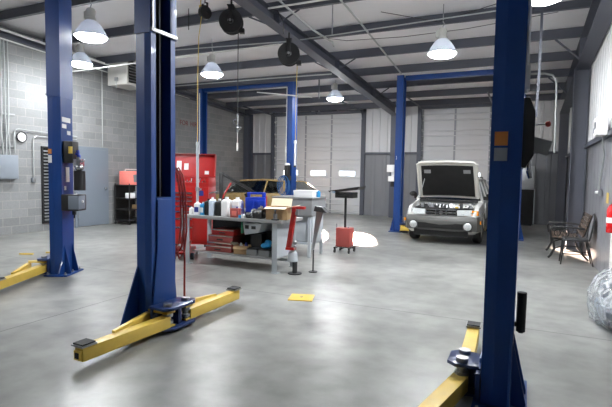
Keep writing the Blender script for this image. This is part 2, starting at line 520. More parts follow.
# ------------------------------------------------------------------ sectional doors
def sectional_door(name, d, wins, stiles, label):
    x0, x1, h = d
    root = bpy.data.objects.new(name, None); COL.objects.link(root); root.location = ((x0 + x1) / 2, YB + .05, 0)
    root['kind'] = 'structure'; root['label'] = label
    xc = (x0 + x1) / 2
    edges = [0, .21, .74, 1.27, 1.8, 2.33, 2.86, 3.39, h]
    nsec = 8; hs = h / nsec
    wz0, wz1 = 1.53, 1.71
    for i in range(nsec):
        z0 = edges[i] + (.005 if i else 0); z1 = edges[i + 1] - .005
        mb = MB()
        def slab(a, b, c, e):
            mb.box(a - xc, b - xc, 0, .045, c, e)
        if z0 < wz0 and z1 > wz1 and wins:
            xs = x0
            for w0, w1 in wins:
                slab(xs, w0, z0, z1); slab(w0, w1, z0, wz0); slab(w0, w1, wz1, z1); xs = w1
            slab(xs, x1, z0, z1)
        else: slab(x0, x1, z0, z1)
        mb.box(x0 - xc, x1 - xc, .03, .045, z1 - .001, z1 + .012)
        # pressed ribs
        for q in (.33, .66):
            z = z0 + (z1 - z0) * q
            if not (wz0 - .06 < z < wz1 + .06):
                mb.prism([(0, z - .03), (-.02, z - .008), (-.02, z + .008), (0, z + .03)], 'x', x0 - xc, x1 - xc)
        struct('door_section', mb, 'door_panel', root)
    for w0, w1 in wins:
        fr = MB().box(w0 - .03 - xc, w1 + .03 - xc, -.012, 0, wz0 - .03, wz0).box(w0 - .03 - xc, w1 + .03 - xc, -.012, 0, wz1, wz1 + .03)
        fr.box(w0 - .03 - xc, w0 - xc, -.012, 0, wz0, wz1).box(w1 - xc, w1 + .03 - xc, -.012, 0, wz0, wz1)
        f = struct('window_frame', fr, 'pipe_white', root)
        struct('pane', MB().box(w0 - xc, w1 - xc, .02, .024, wz0, wz1), 'glass', f)
    for sx in stiles:
        struct('stile', MB().box(sx - .035 - xc, sx + .035 - xc, -.014, 0, 0, h - .02), 'door_rib', root)
    for s, xx in ((1, x0), (-1, x1)):
        mb = MB().box(xx - .03 - xc, xx + .03 - xc, -.16, -.1, 0, h - .25)
        # bend and run back under the roof
        pts = [(xx - xc, -.13, h - .25), (xx - xc, -.16, h - .1), (xx - xc, -.28, h + .02), (xx - xc, -.5, h + .05), (xx - xc, -2.6, h + .09)]
        mb.tube(pts, .028, 6)
        tr = struct('track', mb, 'steel_dark', root)
        hm = MB()
        for i in range(nsec): hm.box(xx + s * .0 - .05 - xc, xx + .05 - xc, -.1, -.01, i * hs - .03 + hs * .5, i * hs + .03 + hs * .5)
        struct('hinge', hm, 'pipe_white', root)
    struct('torsion_shaft', MB().cyl((x0 - xc - .05, -.2, h + .09), (x1 - xc + .05, -.2, h + .09), .025)
           .cyl((-.9, -.2, h + .09), (-.2, -.2, h + .09), .045).cyl((.2, -.2, h + .09), (.9, -.2, h + .09), .045)
           .box(-.04, .04, -.22, -.05, h + .0, h + .17), 'steel_dark', root)
    return root
sectional_door('door_2', D1, [(-9.35, -8.68), (-8.08, -7.42), (-6.82, -6.16)], [-9.72, -8.33, -7.18, -5.9],
               'wide grey sectional door with lit windows behind the gold car')
sectional_door('door_3', D2, [(-3.3, -2.7), (-2.1, -1.5)], [-3.55, -2.4, -1.21],
               'narrower grey sectional door behind the silver car')

# ------------------------------------------------------------------ left wall: man door and fittings
def struct_root(name, loc, label):
    r = bpy.data.objects.new(name, None); COL.objects.link(r); r.location = loc; r['kind'] = 'structure'; r['label'] = label
    return r
r = struct_root('door_1', (XL, 9.4, 0), 'blue-grey steel personnel door in the block wall')
struct('door_frame', MB().box(0, .03, -.56, -.49, 0, 2.22).box(0, .03, .49, .56, 0, 2.22).box(0, .03, -.49, .49, 2.15, 2.22), 'door_blue', r)
struct('door_leaf', MB().box(0, .045, -.485, .485, .02, 2.145), 'door_blue', r)
kn = obj('door_knob', MB().cyl((.045, .4, 1.06), (.085, .4, 1.06), .018).ell((.11, .4, 1.06), .03, .033, .033), 'chrome', r)
obj('door_hinge', MB().cyl((.045, -.48, .25), (.045, -.48, .35), .012).cyl((.045, -.48, 1.05), (.045, -.48, 1.15), .012)
    .cyl((.045, -.48, 1.85), (.045, -.48, 1.95), .012), 'steel', r)

# louvred shutter left of the door
t = thing('louver_shutter', 'tall dark louvred shutter with pale slats set in the block wall beside the blue post', 'shutter', (XL, 8.2, .2))
obj('frame', MB().box(0, .05, -.32, -.28, 0, 1.95).box(0, .05, .28, .32, 0, 1.95).box(0, .05, -.28, .28, 1.91, 1.95).box(0, .05, -.28, .28, 0, .04), 'black', t)
obj('backing', MB().box(.002, .01, -.28, .28, .04, 1.91), 'hole', t)
mb = MB()
for i in range(22): mb.box(-.03, .03, -.28, .28, -.004, .004, T(.04, 0, .09 + i * .083) @ roty(.7))
obj('slats', mb, 'steel', t)

# electrical panel with risers
t = thing('breaker_panel', 'grey breaker panel on the block wall at the left edge', 'panel', (XL, 6.95, 1.33))
obj('box', MB().box(.002, .13, -.27, .27, 0, .56), 'grey_box', t, .006)
obj('cover', MB().box(.13, .142, -.25, .25, .02, .54), 'grey_box', t, .004)
obj('latch', MB().box(.142, .155, -.22, -.17, .25, .31), 'steel', t)
for i, yy in enumerate((6.72, 6.8, 6.9, 6.98, 7.06)):
    mb = MB().tube([(XL + .06, yy, 1.9), (XL + .06, yy, 2.15), (XL + .05, yy + (.02 if i % 2 else -.02), 2.4), (XL + .05, yy, 2.9), (XL + .05, yy, 4.75)], .016, 8)
    solo('conduit', mb, 'galv', ['leftmost steel conduit rising from the breaker panel', 'second conduit from the left above the breaker panel',
         'middle conduit of five above the breaker panel', 'fourth conduit from the left above the breaker panel',
         'rightmost tall conduit above the breaker panel, nearest the clock'][i], 'conduit', group='conduits above the breaker panel')
for z, lb in ((2.1, 'lower'), (2.85, 'upper')):
    solo('conduit_strap', MB().box(XL + .002, XL + .035, 6.65, 7.22, z - .02, z + .02), 'steel', lb + ' steel strut strap holding the conduits to the block wall', 'strap')
# clock
t = thing('wall_clock', 'round white clock with black rim on the block wall above the panel', 'clock', (XL, 7.38, 2.34))
ry = roty(PI / 2)
obj('rim', MB().lathe([(.125, .002), (.135, .03), (.125, .045), (.112, .045), (.112, .03)], 28, ry), 'black', t)
fc = obj('dial', MB().cyl((.004, 0, 0), (.03, 0, 0), .115, n=28), 'white', t)
mb = MB()
for i in range(12):
    a = i * PI / 6
    mb.box(.03, .032, -.004, .004, .085, .105, Matrix.Rotation(a, 4, 'X'))
obj('hour_mark', mb, 'black', fc)
obj('hand', MB().box(.032, .035, -.006, .006, 0, .06, Matrix.Rotation(2.3, 4, 'X')), 'black', t)
obj('hand', MB().box(.036, .038, -.004, .004, 0, .09, Matrix.Rotation(.9, 4, 'X')), 'black', t)
# conduits round the clock
solo('conduit', MB().tube([(XL + .05, 7.19, 1.95), (XL + .05, 7.19, 2.44), (XL + .05, 7.22, 2.5), (XL + .05, 7.3, 2.52), (XL + .05, 8.9, 2.47)], .014, 8),
     'galv', 'conduit running over the top of the wall clock to behind the post', 'conduit')
solo('conduit', MB().tube([(XL + .04, 7.66, 1.36), (XL + .04, 7.66, 2.3), (XL + .04, 7.7, 2.37), (XL + .04, 7.78, 2.39), (XL + .04, 8.9, 2.39)], .012, 8),
     'galv', 'conduit dropping to the outlet box right of the clock', 'conduit')
t = thing('outlet_box', 'small grey outlet box on the block wall below the clock', 'outlet', (XL, 7.66, 1.25))
obj('box', MB().box(.002, .055, -.05, .05, 0, .11), 'grey_box', t, .005)
obj('cover', MB().box(.055, .06, -.04, .04, .01, .1), 'steel', t)
solo('conduit', MB().cyl((XL + .03, 9.76, 2.24), (XL + .03, 9.76, 4.5), .014), 'galv', 'vertical conduit on the block wall above the grey door', 'conduit')
solo('conduit', MB().cyl((XL + .03, 14.45, 2.0), (XL + .03, 14.45, 4.0), .016), 'galv', 'vertical conduit on the block wall right of the tool chest', 'conduit')
# stencilled lettering on the far part of the block wall
t = thing('stencil_lettering', 'small dark red stencilled lettering on the far block wall', 'lettering', (XL + .004, 13.65, 3.3))
for word, dy in (('FOR', -.32), ('HIRE', .27)):
    tm = text_mb(word, .24)
    mt = T(0, dy, 0) @ Matrix(((0, 0, 1, 0), (1, 0, 0, 0), (0, 1, 0, 0), (0, 0, 0, 1)))
    tm.v = [mt @ v for v in tm.v]
    obj('word', tm, 'red_paint', t)

# ------------------------------------------------------------------ lifts
def gusset_y(s, h, d):
    # triangular side gusset flaring along y
    return MB().prism([(s * .17, .02), (s * (.17 + d), .02), (s * (.17 + d), .05), (s * .175, h)], 'x', -.09, -.075)
def make_post(label, loc, rz, H, sleeve, group, detail=True, carriage=1.3, arms=(), cables=True, w=.095, reach=.36, gh=.62, gd=.24, bw=.24):
    t = thing('lift_post', label, 'car lift', loc, rz, group)
    c = [(-w, -.17), (.02, -.179), (w, -.17), (w, -.105), (w - .014, -.105), (w - .014, -.156), (-w + .014, -.156), (-w + .014, .156),
         (w - .014, .156), (w - .014, .105), (w, .105), (w, .17), (.02, .179), (-w, .17)]
    obj('column', MB().prism(c, 'z', .02, H), 'blue', t, 0, False)
    obj('base_plate', MB().box(-w - .1, w + .05, -.19 - gd * .7, .19 + gd * .7, .0, .02).box(-w - .05, w, -.17 - gd, .17 + gd, 0, .018), 'blue', t, .003)
    mb = MB()
    for s in (-1, 1): mb.add(*(lambda g: (g.v, g.f))(gusset_y(s, gh, gd)))
    mb.prism([(-w, .02), (-w - .09, .02), (-w - .09, .05), (-w, .45)], 'y', -.12, -.105)
    mb.prism([(-w, .02), (-w - .09, .02), (-w - .09, .05), (-w, .45)], 'y', .105, .12)
    obj('gusset', mb, 'blue', t)
    if detail:
        for bx, by in ((-w - .06, -.15 - gd * .7), (-w - .06, .15 + gd * .7), (w + .01, -.15 - gd * .7), (w + .01, .15 + gd * .7), (-w - .06, 0)):
            obj('anchor_bolt', MB().cyl((bx, by, .02), (bx, by, .035), .022, n=6).cyl((bx, by, .035), (bx, by, .06), .01, n=8), 'steel', t)
    if sleeve:
        e = w + .004
        c2 = [(-e, -.185), (e, -.185), (e, -.12), (e - .01, -.12), (e - .01, -.172), (-e + .01, -.172), (-e + .01, .172),
              (e - .01, .172), (e - .01, .12), (e, .12), (e, .185), (-e, .185)]
        obj('upper_sleeve', MB().prism(c2, 'z', sleeve, H + .0), 'blue', t, 0, False)
        obj('cross_strap', MB().box(e, e + .02, -.18, .18, sleeve + .01, sleeve + .045).box(e, e + .018, -.172, -.15, sleeve + .04, H), 'steel', t, .003)
    # carriage
    cg = obj('carriage', MB().box(-.05, .1, -.1, .1, .1, carriage).prism([(-.1, carriage - .02), (.1, carriage - .02), (.11, max(.27, carriage * .6)), (.17, .25), (-.17, .25), (-.11, max(.27, carriage * .6))], 'x', .1, .114), 'blue', t, .004)
    pl = [(.1, -bw + .02), (reach - .06, -bw), (reach, -bw * .65), (reach, bw * .65), (reach - .06, bw), (.1, bw - .02)]
    obj('bracket', MB().prism(pl, 'z', .225, .25).prism(pl, 'z', .03, .05)
        .box(.1, reach - .06, -.025, .025, .05, .225).box(.1, .13, -.2, .2, .05, .225), 'blue_dark', cg, .004)
    for s in (-1, 1):
        q = reach - .1; pw = bw * .54
        obj('pivot_pin', MB().cyl((q, s * pw, .02), (q, s * pw, .265), .03).cyl((q, s * pw, .25), (q, s * pw, .28), .042)
            .cyl((q, s * pw, .085), (q, s * pw, .115), .05).cyl((q, s * pw, .15), (q, s * pw, .18), .05), 'steel', cg)
    if cables:
        obj('cable', MB().cyl((.02, -.05, carriage), (.02, -.05, H - .05), .006, n=6).cyl((.02, .03, carriage), (.02, .03, H - .05), .006, n=6), 'galv', t)
        obj('shade_backing', MB().box(-.07, -.055, -.14, .14, .1, H - .02), 'hole', t)  # black sheet added as painted shade inside the open column
    for (px, py), ang, L, kind in arms:
        arm(t, px, py, ang, L, kind)
    return t

def arm(t, px, py, ang, L, side):
    """swing arm: local +x of the arm from pivot to pad; side = +1/-1 where the second bar spreads"""
    m = T(px, py, 0) @ rotz(ang)
    z0, z1 = .052, .16
    mb = MB().prism([(.02, -.055), (L - .02, -.05), (L, -.045), (L, .045), (L - .02, .05), (.02, .055)], 'z', z0, z1, m)
    a = obj('swing_arm', mb, 'yellow', t, .004)
    # spreading second bar and its web
    s = side
    if s: obj('brace_bar', MB().prism([(.0, s * .19), (.0, s * .25), (L * .62, s * .065), (L * .62, s * .03)], 'z', z0 + .02, z1 + .02, m), 'yellow', a, .003)
    if s: obj('end_plate', MB().prism([(-.05, -.05), (.06, -.05), (.06, s * .2), (-.02, s * .25), (-.05, s * .1)] if s > 0 else
        [(-.05, .05), (.06, .05), (.06, s * .2), (-.02, s * .25), (-.05, s * .1)], 'z', .187, .207, m)
        .prism([(-.05, -.05), (.06, -.05), (.06, s * .2), (-.02, s * .25), (-.05, s * .1)] if s > 0 else
        [(-.05, .05), (.06, .05), (.06, s * .2), (-.02, s * .25), (-.05, s * .1)], 'z', .055, .068, m), 'yellow', a)
    obj('extension', MB().box(L - .3, L + .02, -.035, .035, z0 + .012, z1 - .02, m), 'yellow', a)
    obj('end_socket', MB().box(L + .02, L + .022, -.024, .024, z0 + .025, z1 - .035, m), 'hole', a)
    obj('lift_pad', MB().cyl((L - .06, 0, z1), (L - .06, 0, z1 + .008), .03, m=m).box(L - .12, L + .02, -.065, .065, z1 + .008, z1 + .022, m), 'steel', a)
    obj('pad_rubber', MB().box(L - .11, L + .01, -.056, .056, z1 + .022, z1 + .034, m), 'rubber', a)

R90 = PI / 2
p2 = make_post('dark blue lift post in the centre foreground with both yellow arms spread low', (-3.365, 3.63, 0), 0, 3.95, 2.87, 'two post car lifts',
               arms=[((.26, -.13), -R90 - .03, .98, -1), ((.26, .13), R90 - .0, .93, 1)])
p3 = make_post('tall dark blue lift post nearest the camera at the right', (-.13, 3.5, 0), PI, 3.95, None, 'two post car lifts', carriage=.32, reach=.33, bw=.15,
               arms=[((.23, .08), R90 - .2, 1.15, 0), ((.23, -.08), -R90 + .03, 1.03, 0)])
p1 = make_post('bright blue lift post by the grey door carrying a motor unit and control box', (-6.3, 4.8, 0), PI + .44, 4.1, 2.62, 'two post car lifts', carriage=.32, gh=.2, gd=.1, reach=.3,
               arms=[((.2, .13), R90 + .02, 1.15, -1)])
p4 = make_post('far blue lift post seen above the red tool chest', (-10.04, 13, 0), 0, 4.42, None, 'two post car lifts', detail=False, gh=.4, gd=.1, carriage=.32, cables=False)
p5 = make_post('far blue lift post hung with blue hoses beside the gold car', (-6.62, 13, 0), PI, 4.42, None, 'two post car lifts', detail=False, gh=.4, gd=.1, carriage=.32, cables=False,
               arms=[((.26, .13), R90 - .75, .9, 0)])
p6 = make_post('far blue lift post left of the silver car with white motor unit', (-3.23, 13, 0), 0, 4.3, None, 'two post car lifts', detail=False, gh=.4, gd=.1, carriage=.42, cables=True,
               arms=[((.26, -.13), -R90 + 1.15, .8, -1)])
p7 = make_post('blue lift post right of the silver car, mostly hidden by the near right post', (-.2, 13, 0), PI, 4.3, None, 'two post car lifts', detail=False, gh=.4, gd=.1, carriage=.42, cables=False,
               arms=[((.26, .13), R90 - .17, 1.5, 0), ((.26, -.13), -R90 + .5, .85, 1)])
for x0, x1, zz, lb in ((-9.93, -6.73, 4.39, 'blue overhead lift beam joining the two posts by the gold car'), (-3.12, -.31, 4.3, 'blue overhead lift beam above the silver car')):
    solo('lift_crossbeam', MB().box(x0, x1, 12.93, 13.07, zz - .13, zz), 'blue', lb, 'lift beam', group='overhead lift beams', bevel=.006)

# stickers and fittings on the posts (parts of their post)
def sticker(post, mlist, material):
    mb = MB()
    for b in mlist: mb.box(*b)
    return obj('placard', mb, material, post)
# P3 (rotated by pi: local +y looks at the camera)
sticker(p3, [(-.01, .07, .17, .183, 1.76, 1.85)], 'orange')
sticker(p3, [(-.01, .07, .17, .183, 1.66, 1.745)], 'grey_box')
# P3 control unit on its outer side (local -x)
u = obj('power_unit', MB().prism([(1.60, -.1), (1.68, -.16), (1.98, -.16), (2.1, -.08), (2.1, .02), (1.6, .02)], 'y', -.2, .1,
        Matrix(((0, 0, 0, 0), (0, 1, 0, 0), (1, 0, 0, 0), (0, 0, 0, 1)))), 'black', p3)
u.data = MB().prism([(-.095, 1.62), (-.12, 1.62), (-.165, 1.7), (-.165, 1.98), (-.13, 2.07), (-.095, 2.07)], 'y', -.16, .13).mesh('power_unit', True, .004)
u.data.materials.append(M['black'])
obj('lever', MB().cyl((-.165, .05, 1.9), (-.23, .05, 1.905), .006), 'chrome', u)
obj('lever_knob', MB().ell((-.242, .05, 1.905), .018, .02, .02), 'red_hose', u)
obj('data_plate', MB().box(-.075, .075, 0, .006, -.05, .05, T(-.19, -.02, 1.77) @ Matrix.Rotation(-.3, 4, 'Y')), 'steel', p3)
obj('air_valve', MB().cyl((-.14, .06, 1.68), (-.14, .06, 1.6), .013).cyl((-.14, .06, 1.6), (-.15, .06, 1.55), .018, .012), 'chrome', p3)
obj('junction_conduit', MB().cyl((-.105, .1, 2.1), (-.105, .1, 3.9), .012).box(-.125, -.097, .085, .13, 2.12, 2.28), 'pipe_white', p3)
obj('release_grip', MB().cyl((-.135, .0, .5), (-.135, .0, .77), .03, .032, n=12).cyl((-.135, 0, .49), (-.135, 0, .5), .018).box(-.145, -.095, -.01, .01, .53, .56), 'rubber', p3)
# P1: placards, motor unit, tank, control box on outer side (local -x)
sticker(p1, [(.04, .09, .17, .183, 1.79, 1.86)], 'orange')
sticker(p1, [(.04, .09, .17, .183, 1.66, 1.77)], 'white')
sticker(p1, [(-.1, -.096, -.1, .14, 2.26, 2.33)], 'white')
sticker(p1, [(-.1, -.096, .02, .14, 2.17, 2.23)], 'white')
sticker(p1, [(-.1, -.096, -.1, 0, 2.08, 2.14)], 'white')
sticker(p1, [(-.1, -.095, -.05, .05, 1.38, 1.6)], 'pipe_white')
sticker(p1, [(-.1, -.095, .05, .1, 1.26, 1.32)], 'white')
u = obj('motor_unit', MB().box(-.24, -.095, -.06, .14, 1.66, 1.98), 'black', p1, .012)
obj('valve_block', MB().box(-.34, -.24, -.02, .12, 1.62, 1.72).cyl((-.3, .1, 1.6), (-.3, .1, 1.75), .025).cyl((-.34, .05, 1.68), (-.38, .05, 1.72), .012)
    .ell((-.3, .06, 1.6), .065, .07, .06), 'chrome', u)
obj('cylinder_tank', MB().cyl((-.3, .05, 1.26), (-.3, .05, 1.55), .08, n=16), 'black', u)
obj('yellow_cap', MB().cyl((-.22, .15, 1.8), (-.22, .15, 1.9), .028), 'yellow', u)
obj('blue_valve', MB().cyl((-.3, .06, 1.73), (-.28, .06, 1.85), .024).cyl((-.33, .08, 1.76), (-.26, .08, 1.8), .015), 'blue_can', u)
u = obj('control_box', MB().box(-.35, -.095, -.05, .2, .96, 1.2), 'black', p1, .015)
obj('blue_cover', MB().box(-.358, -.2, .0, .208, .985, 1.185), 'door_blue', u, .01)
obj('switch', MB().cyl((-.358, .1, 1.1), (-.375, .1, 1.1), .02), 'white', u)
obj('cable_gland', MB().cyl((-.24, .1, .96), (-.24, .1, .9), .03).cyl((-.24, .1, .9), (-.24, .1, .85), .012), 'black', u)
# P6 motor unit (faces camera on outer side, local -x)
u = obj('motor_unit', MB().box(-.3, -.095, -.22, .06, 1.66, 1.86).box(-.26, -.095, -.2, .04, 1.4, 1.55).box(-.2, -.1, -.1, .0, 1.55, 1.66), 'white', p6, .01)
obj('warning_light', MB().ell((-.14, .07, 1.77), .05, .03, .05), 'amber', u)
obj('oil_tank', MB().cyl((-.16, -.06, 1.25), (-.16, -.06, 1.42), .07), 'black', u)
sticker(p6, [(-.05, .04, -.174, -.17, 2.0, 2.1)], 'white')
# P5 unit and hoses
u = obj('motor_unit', MB().cyl((.0, .26, 1.5), (.0, .26, 1.82), .09).box(-.1, .1, .17, .3, 1.36, 1.5), 'black', p5)
obj('cap', MB().ell((.0, .26, 1.84), .09, .09, .05), 'white', u)
obj('control_tube', MB().cyl((.085, .19, 1.1), (.085, .19, 4.2), .014).box(.07, .11, .17, .22, 2.2, 2.4), 'pipe_white', p5)
mb = MB()
for i in range(5):
    cx = .02 + .03 * i; r0 = .17 + .02 * (i % 3)
    mb.tube([(cx + r0 * .75 * math.cos(a) , .29 + .015 * i, 1.2 + (r0 + .1) * math.sin(a)) for a in [2 * PI * j / 20 for j in range(20)]], .011, 6, closed=True)
solo('air_hose', mb, 'hose_blue', 'blue air hose coiled on the far post beside the gold car', 'hose', (-6.62, 13, 0), PI)
# P4 cable
obj('control_tube', MB().cyl((.05, -.19, 1.5), (.05, -.19, 4.2), .013), 'pipe_white', p4)
# red hose hung behind the centre post
mb = MB()
for i in range(3):
    o_ = .02 * i
    mb.tube([(-3.44, 3.9 + .02 * i, 1.55), (-3.41 + o_, 3.93 + .02 * i, 1.6), (-3.37 + o_, 3.95 + .02 * i, 1.52), (-3.34 + o_, 3.96 + .02 * i, 1.3), (-3.33 + o_, 3.96 + .02 * i, 1.0 - .04 * i),
             (-3.35 + o_, 3.95 + .02 * i, .8 - .05 * i), (-3.4 + o_, 3.93 + .02 * i, .72 - .05 * i), (-3.44, 3.9 + .02 * i, .85), (-3.45, 3.89 + .02 * i, 1.2), (-3.44, 3.89 + .02 * i, 1.5)], .011, 7)
mb.tube([(-3.33, 4.0, 1.0), (-3.33, 4.02, .6), (-3.35, 4.04, .35), (-3.4, 4.1, .1), (-3.48, 4.2, .016), (-3.6, 4.3, .014)], .011, 7)
solo('air_hose', mb, 'red_hose', 'red air hose looped behind the centre blue post', 'hose')

# ------------------------------------------------------------------ lamps
def make_lamp(label, loc, drop):
    t = thing('high_bay_lamp', label, 'lamp', loc, 0, 'high bay lamps')
    obj('lens', MB().lathe([(0, -.085), (.08, -.081), (.155, -.066), (.215, -.04), (.25, 0), (.245, .012), (0, .014)], 28), 'lens', t)
    prof = [(.262, -.006), (.256, .02), (.235, .07), (.2, .13), (.16, .19), (.12, .235), (.085, .26), (.08, .255), (.115, .228), (.155, .184), (.195, .124), (.229, .066), (.25, .02), (.256, -.006), (.262, -.006)]
    obj('reflector', MB().lathe(prof, 36), 'shade', t)
    obj('ballast_housing', MB().lathe([(0, .25), (.085, .25), (.09, .29), (.075, .31), (.08, .42), (.06, .46), (0, .465)], 18).box(-.12, -.07, -.04, .04, .3, .42), 'heater', t, 0)
    obj('hook', MB().tube([(0, 0, .465), (0, 0, .5), (.02, 0, .52), (.02, 0, .55), (0, 0, .57), (0, 0, .6)], .009, 6), 'steel', t)
    obj('hanger', MB().cyl((0, 0, .6), (0, 0, max(.62, drop)), .008, n=8), 'steel', t)
    return t
LAMPS = [((-6.72, 5.72, 3.80), 'largest high bay lamp at the upper left, beside the bright blue post'),
         ((-9.75, 8.0, 4.1), 'high bay lamp close to the block wall, below the larger left lamp'),
         ((-6.89, 9.3, 3.90), 'high bay lamp above the red tool chest'),
         ((-5.5, 13.73, 3.92), 'farthest high bay lamp in front of the wide sectional door'),
         ((-1.52, 9.1, 3.84), 'high bay lamp above the silver car'),
         ((.1, 6.8, 3.86), 'bright high bay lamp cut off at the top right behind the near post'),
         ((-1.62, 6.05, 4.05), 'high bay lamp just above the top of the view'),
         ((-7.0, 1.2, 4.0), 'high bay lamp behind and left of the viewpoint'),
         ]
for loc, lb in LAMPS:
    z = ceil_z(loc[1])
    make_lamp(lb, loc, z - loc[2] - .02)

# ------------------------------------------------------------------ roof services
def conduit(pts, r, material, label, name='conduit', cat='conduit', n=8):
    return solo(name, MB().tube(pts, r, n), material, label, cat)
conduit([(-10.7, 3.5, 4.82), (-10.7, 12., 4.4)], .03, 'pipe_white', 'upper pale pipe along the top of the block wall', 'service_pipe', 'pipe')
conduit([(-10.98, 3.5, 4.72), (-10.98, 13.5, 4.2)], .026, 'pipe_white', 'lower pale pipe along the top of the block wall', 'service_pipe', 'pipe')
conduit([(-10.9, 8.6, 4.12), (-8.2, 8.6, 4.16), (-4.7, 8.6, 4.2)], .016, 'pipe_white', 'white rod running level past the unit heater', 'service_pipe', 'pipe')
conduit([(-10.9, 11.95, 4.3), (-6.9, 11.95, 4.3), (-4.9, 11.95, 4.28)], .016, 'galv', 'thin steel conduit across the roof by the far lamp')
conduit([(-4.3, 7.45, 4.5), (-.2, 7.45, 4.5), (.75, 7.45, 4.5), (.86, 7.38, 4.52), (.86, 6.4, 4.62), (.86, 4, 4.75)], .018, 'pipe_white', 'white conduit turning a corner beside the right rafter')
conduit([(-9.0, 9.0, 4.52), (-4.6, 9.0, 4.36), (.6, 9.0, 4.5)], .012, 'galv', 'long thin conduit crossing below the purlins')
conduit([(-3.05, 6.0, 4.72), (-3.1, 9., 4.56), (-3.2, 12.8, 4.33)], .02, 'galv', 'air pipe running back to the far post left of the silver car', 'air_pipe', 'pipe')
conduit([(-4.05, 6.0, 4.7), (-4.02, 8.6, 4.46), (-3.85, 9.4, 4.36), (-3.85, 9.5, 4.3)], .02, 'galv', 'short hooked air pipe right of the rafter', 'air_pipe', 'pipe')
conduit([(-.4, 13.3, 4.2), (.3, 13.3, 4.17), (.48, 13.3, 4.12), (.56, 13.3, 4.0), (.58, 13.3, 3.8), (.6, 13.3, 2.2)], .026, 'galv', 'grey pipe bending down beside the far right corner', 'service_pipe', 'pipe')
conduit([(.12, 9.02, ceil_z(9.02) - .03), (.12, 9.02, 3.42), (.1, 9.05, 2.6)], .03, 'steel_dark', 'dark square strut hanging from the roof right of the near post', 'hanging_strut', 'strut', 4)
conduit([(-2.7, 9.05, ceil_z(9.05) - .03), (-1.6, 9.08, 4.42), (-.4, 9.1, 4.66)], .006, 'black', 'black cable draped above the silver car lamp', 'cable', 'cable', 5)
conduit([(-4.4, 9.4, 4.55), (-3.6, 9.6, 4.42), (-2.4, 9.7, 4.4), (-1.2, 9.8, 4.45), (.4, 9.9, 4.6)], .006, 'black', 'black cable sagging across under the purlins', 'cable', 'cable', 5)
conduit([(-4.35, 7.6, 4.55), (-4.2, 7.6, 4.5), (-4.1, 7.65, 4.3), (-4.12, 7.7, 4.1)], .008, 'black', 'black cable feeding the right hose reel', 'cable', 'cable', 5)
conduit([(-6.2, 7.6, ceil_z(7.6) - .05), (-6.2, 7.6, 4.38)], .008, 'black', 'thin drop rod near the left hose reel', 'drop_rod', 'rod', 5)
conduit([(-3.45, 8.4, ceil_z(8.4) - .02), (-3.45, 8.4, 4.2)], .012, 'steel', 'thin steel drop rod right of the rafter', 'drop_rod', 'rod', 6)
conduit([(-5.55, 12.6, 4.3), (-5.55, 12.6, 3.75)], .02, 'steel_dark', 'dark drop post beside the farthest lamp', 'drop_rod', 'rod', 4)
conduit([(-7.4, 12.2, 3.98), (-5.9, 12.9, 3.86)], .018, 'pipe_white', 'white spray bar beside the farthest lamp', 'service_pipe', 'pipe')

# unit heater
t = thing('unit_heater', 'pale box heater with louvres hung near the block wall', 'heater', (-10.4, 10.1, 3.95))
obj('cabinet', MB().box(-.36, .36, -.4, .4, 0, .72), 'heater', t, .012)
mb = MB().box(.362, .37, -.34, .34, .06, .66)
obj('louver_frame', mb, 'black', t)
mb = MB()
for i in range(7): mb.box(-.03, .03, -.33, .33, -.004, .004, T(.385, 0, .12 + i * .08) @ roty(.6))
obj('louver', mb, 'steel', t)
obj('flue', MB().cyl((-.1, -.1, .72), (-.1, -.1, .76), .08), 'steel', t)
for sx in (-.3, .3):
    obj('hanger_rod', MB().cyl((sx, .1, .72), (sx, .1, ceil_z(10.2) - 3.96), .01, n=6), 'steel', t)
obj('gas_valve', MB().box(-.05, .05, -.45, -.4, .1, .2).cyl((0, -.43, 0.1), (0, -.43, -.1), .012), 'steel', t)

# hose reels
def hose_reel(label, loc, ztop):
    t = thing('hose_reel', label, 'hose reel', loc, math.radians(24), 'black hose reels')
    my = Matrix.Rotation(PI / 2, 4, 'X')
    rr = .21
    obj('drum', MB().lathe([(0, -.06), (.16, -.06), (.17, -.045), (.17, .045), (.16, .06), (0, .06)], 28, my), 'rubber', t)
    for s in (-1, 1):
        obj('flange', MB().lathe([(.05, s * .06), (rr, s * .075), (rr, s * .085), (.05, s * .07), (.05, s * .06)], 30, my), 'black', t)
    obj('hub', MB().cyl((0, -.12, 0), (0, .12, 0), .05).cyl((0, -.135, 0), (0, -.12, 0), .025), 'steel', t)
    mb = MB()
    for i in range(4): mb.tube([(.185 * math.cos(a), -.05 + .03 * i, .185 * math.sin(a)) for a in [2 * PI * j / 28 for j in range(28)]], .014, 6, closed=True)
    obj('wound_hose', mb, 'rubber', t)
    obj('bracket', MB().box(-.04, .04, -.13, -.115, -.05, .26).box(-.04, .04, .115, .13, -.05, .26).box(-.06, .06, -.13, .13, .26, .275)
        .cyl((0, 0, .275), (0, 0, ztop - loc[2] - .05), .018), 'black', t, .003)
    obj('hose_guide', MB().box(.15, .24, -.05, .05, -.2, -.12).cyl((.2, -.05, -.16), (.2, .05, -.16), .03), 'black', t)
    return t
hose_reel('large black hose reel hung left of the sloping rafter', (-4.95, 7.25, 4.28), ceil_z(7.25))
hose_reel('black hose reel hung under the sloping rafter beside the far blue post', (-4.22, 8.12, 3.84), 4.3)
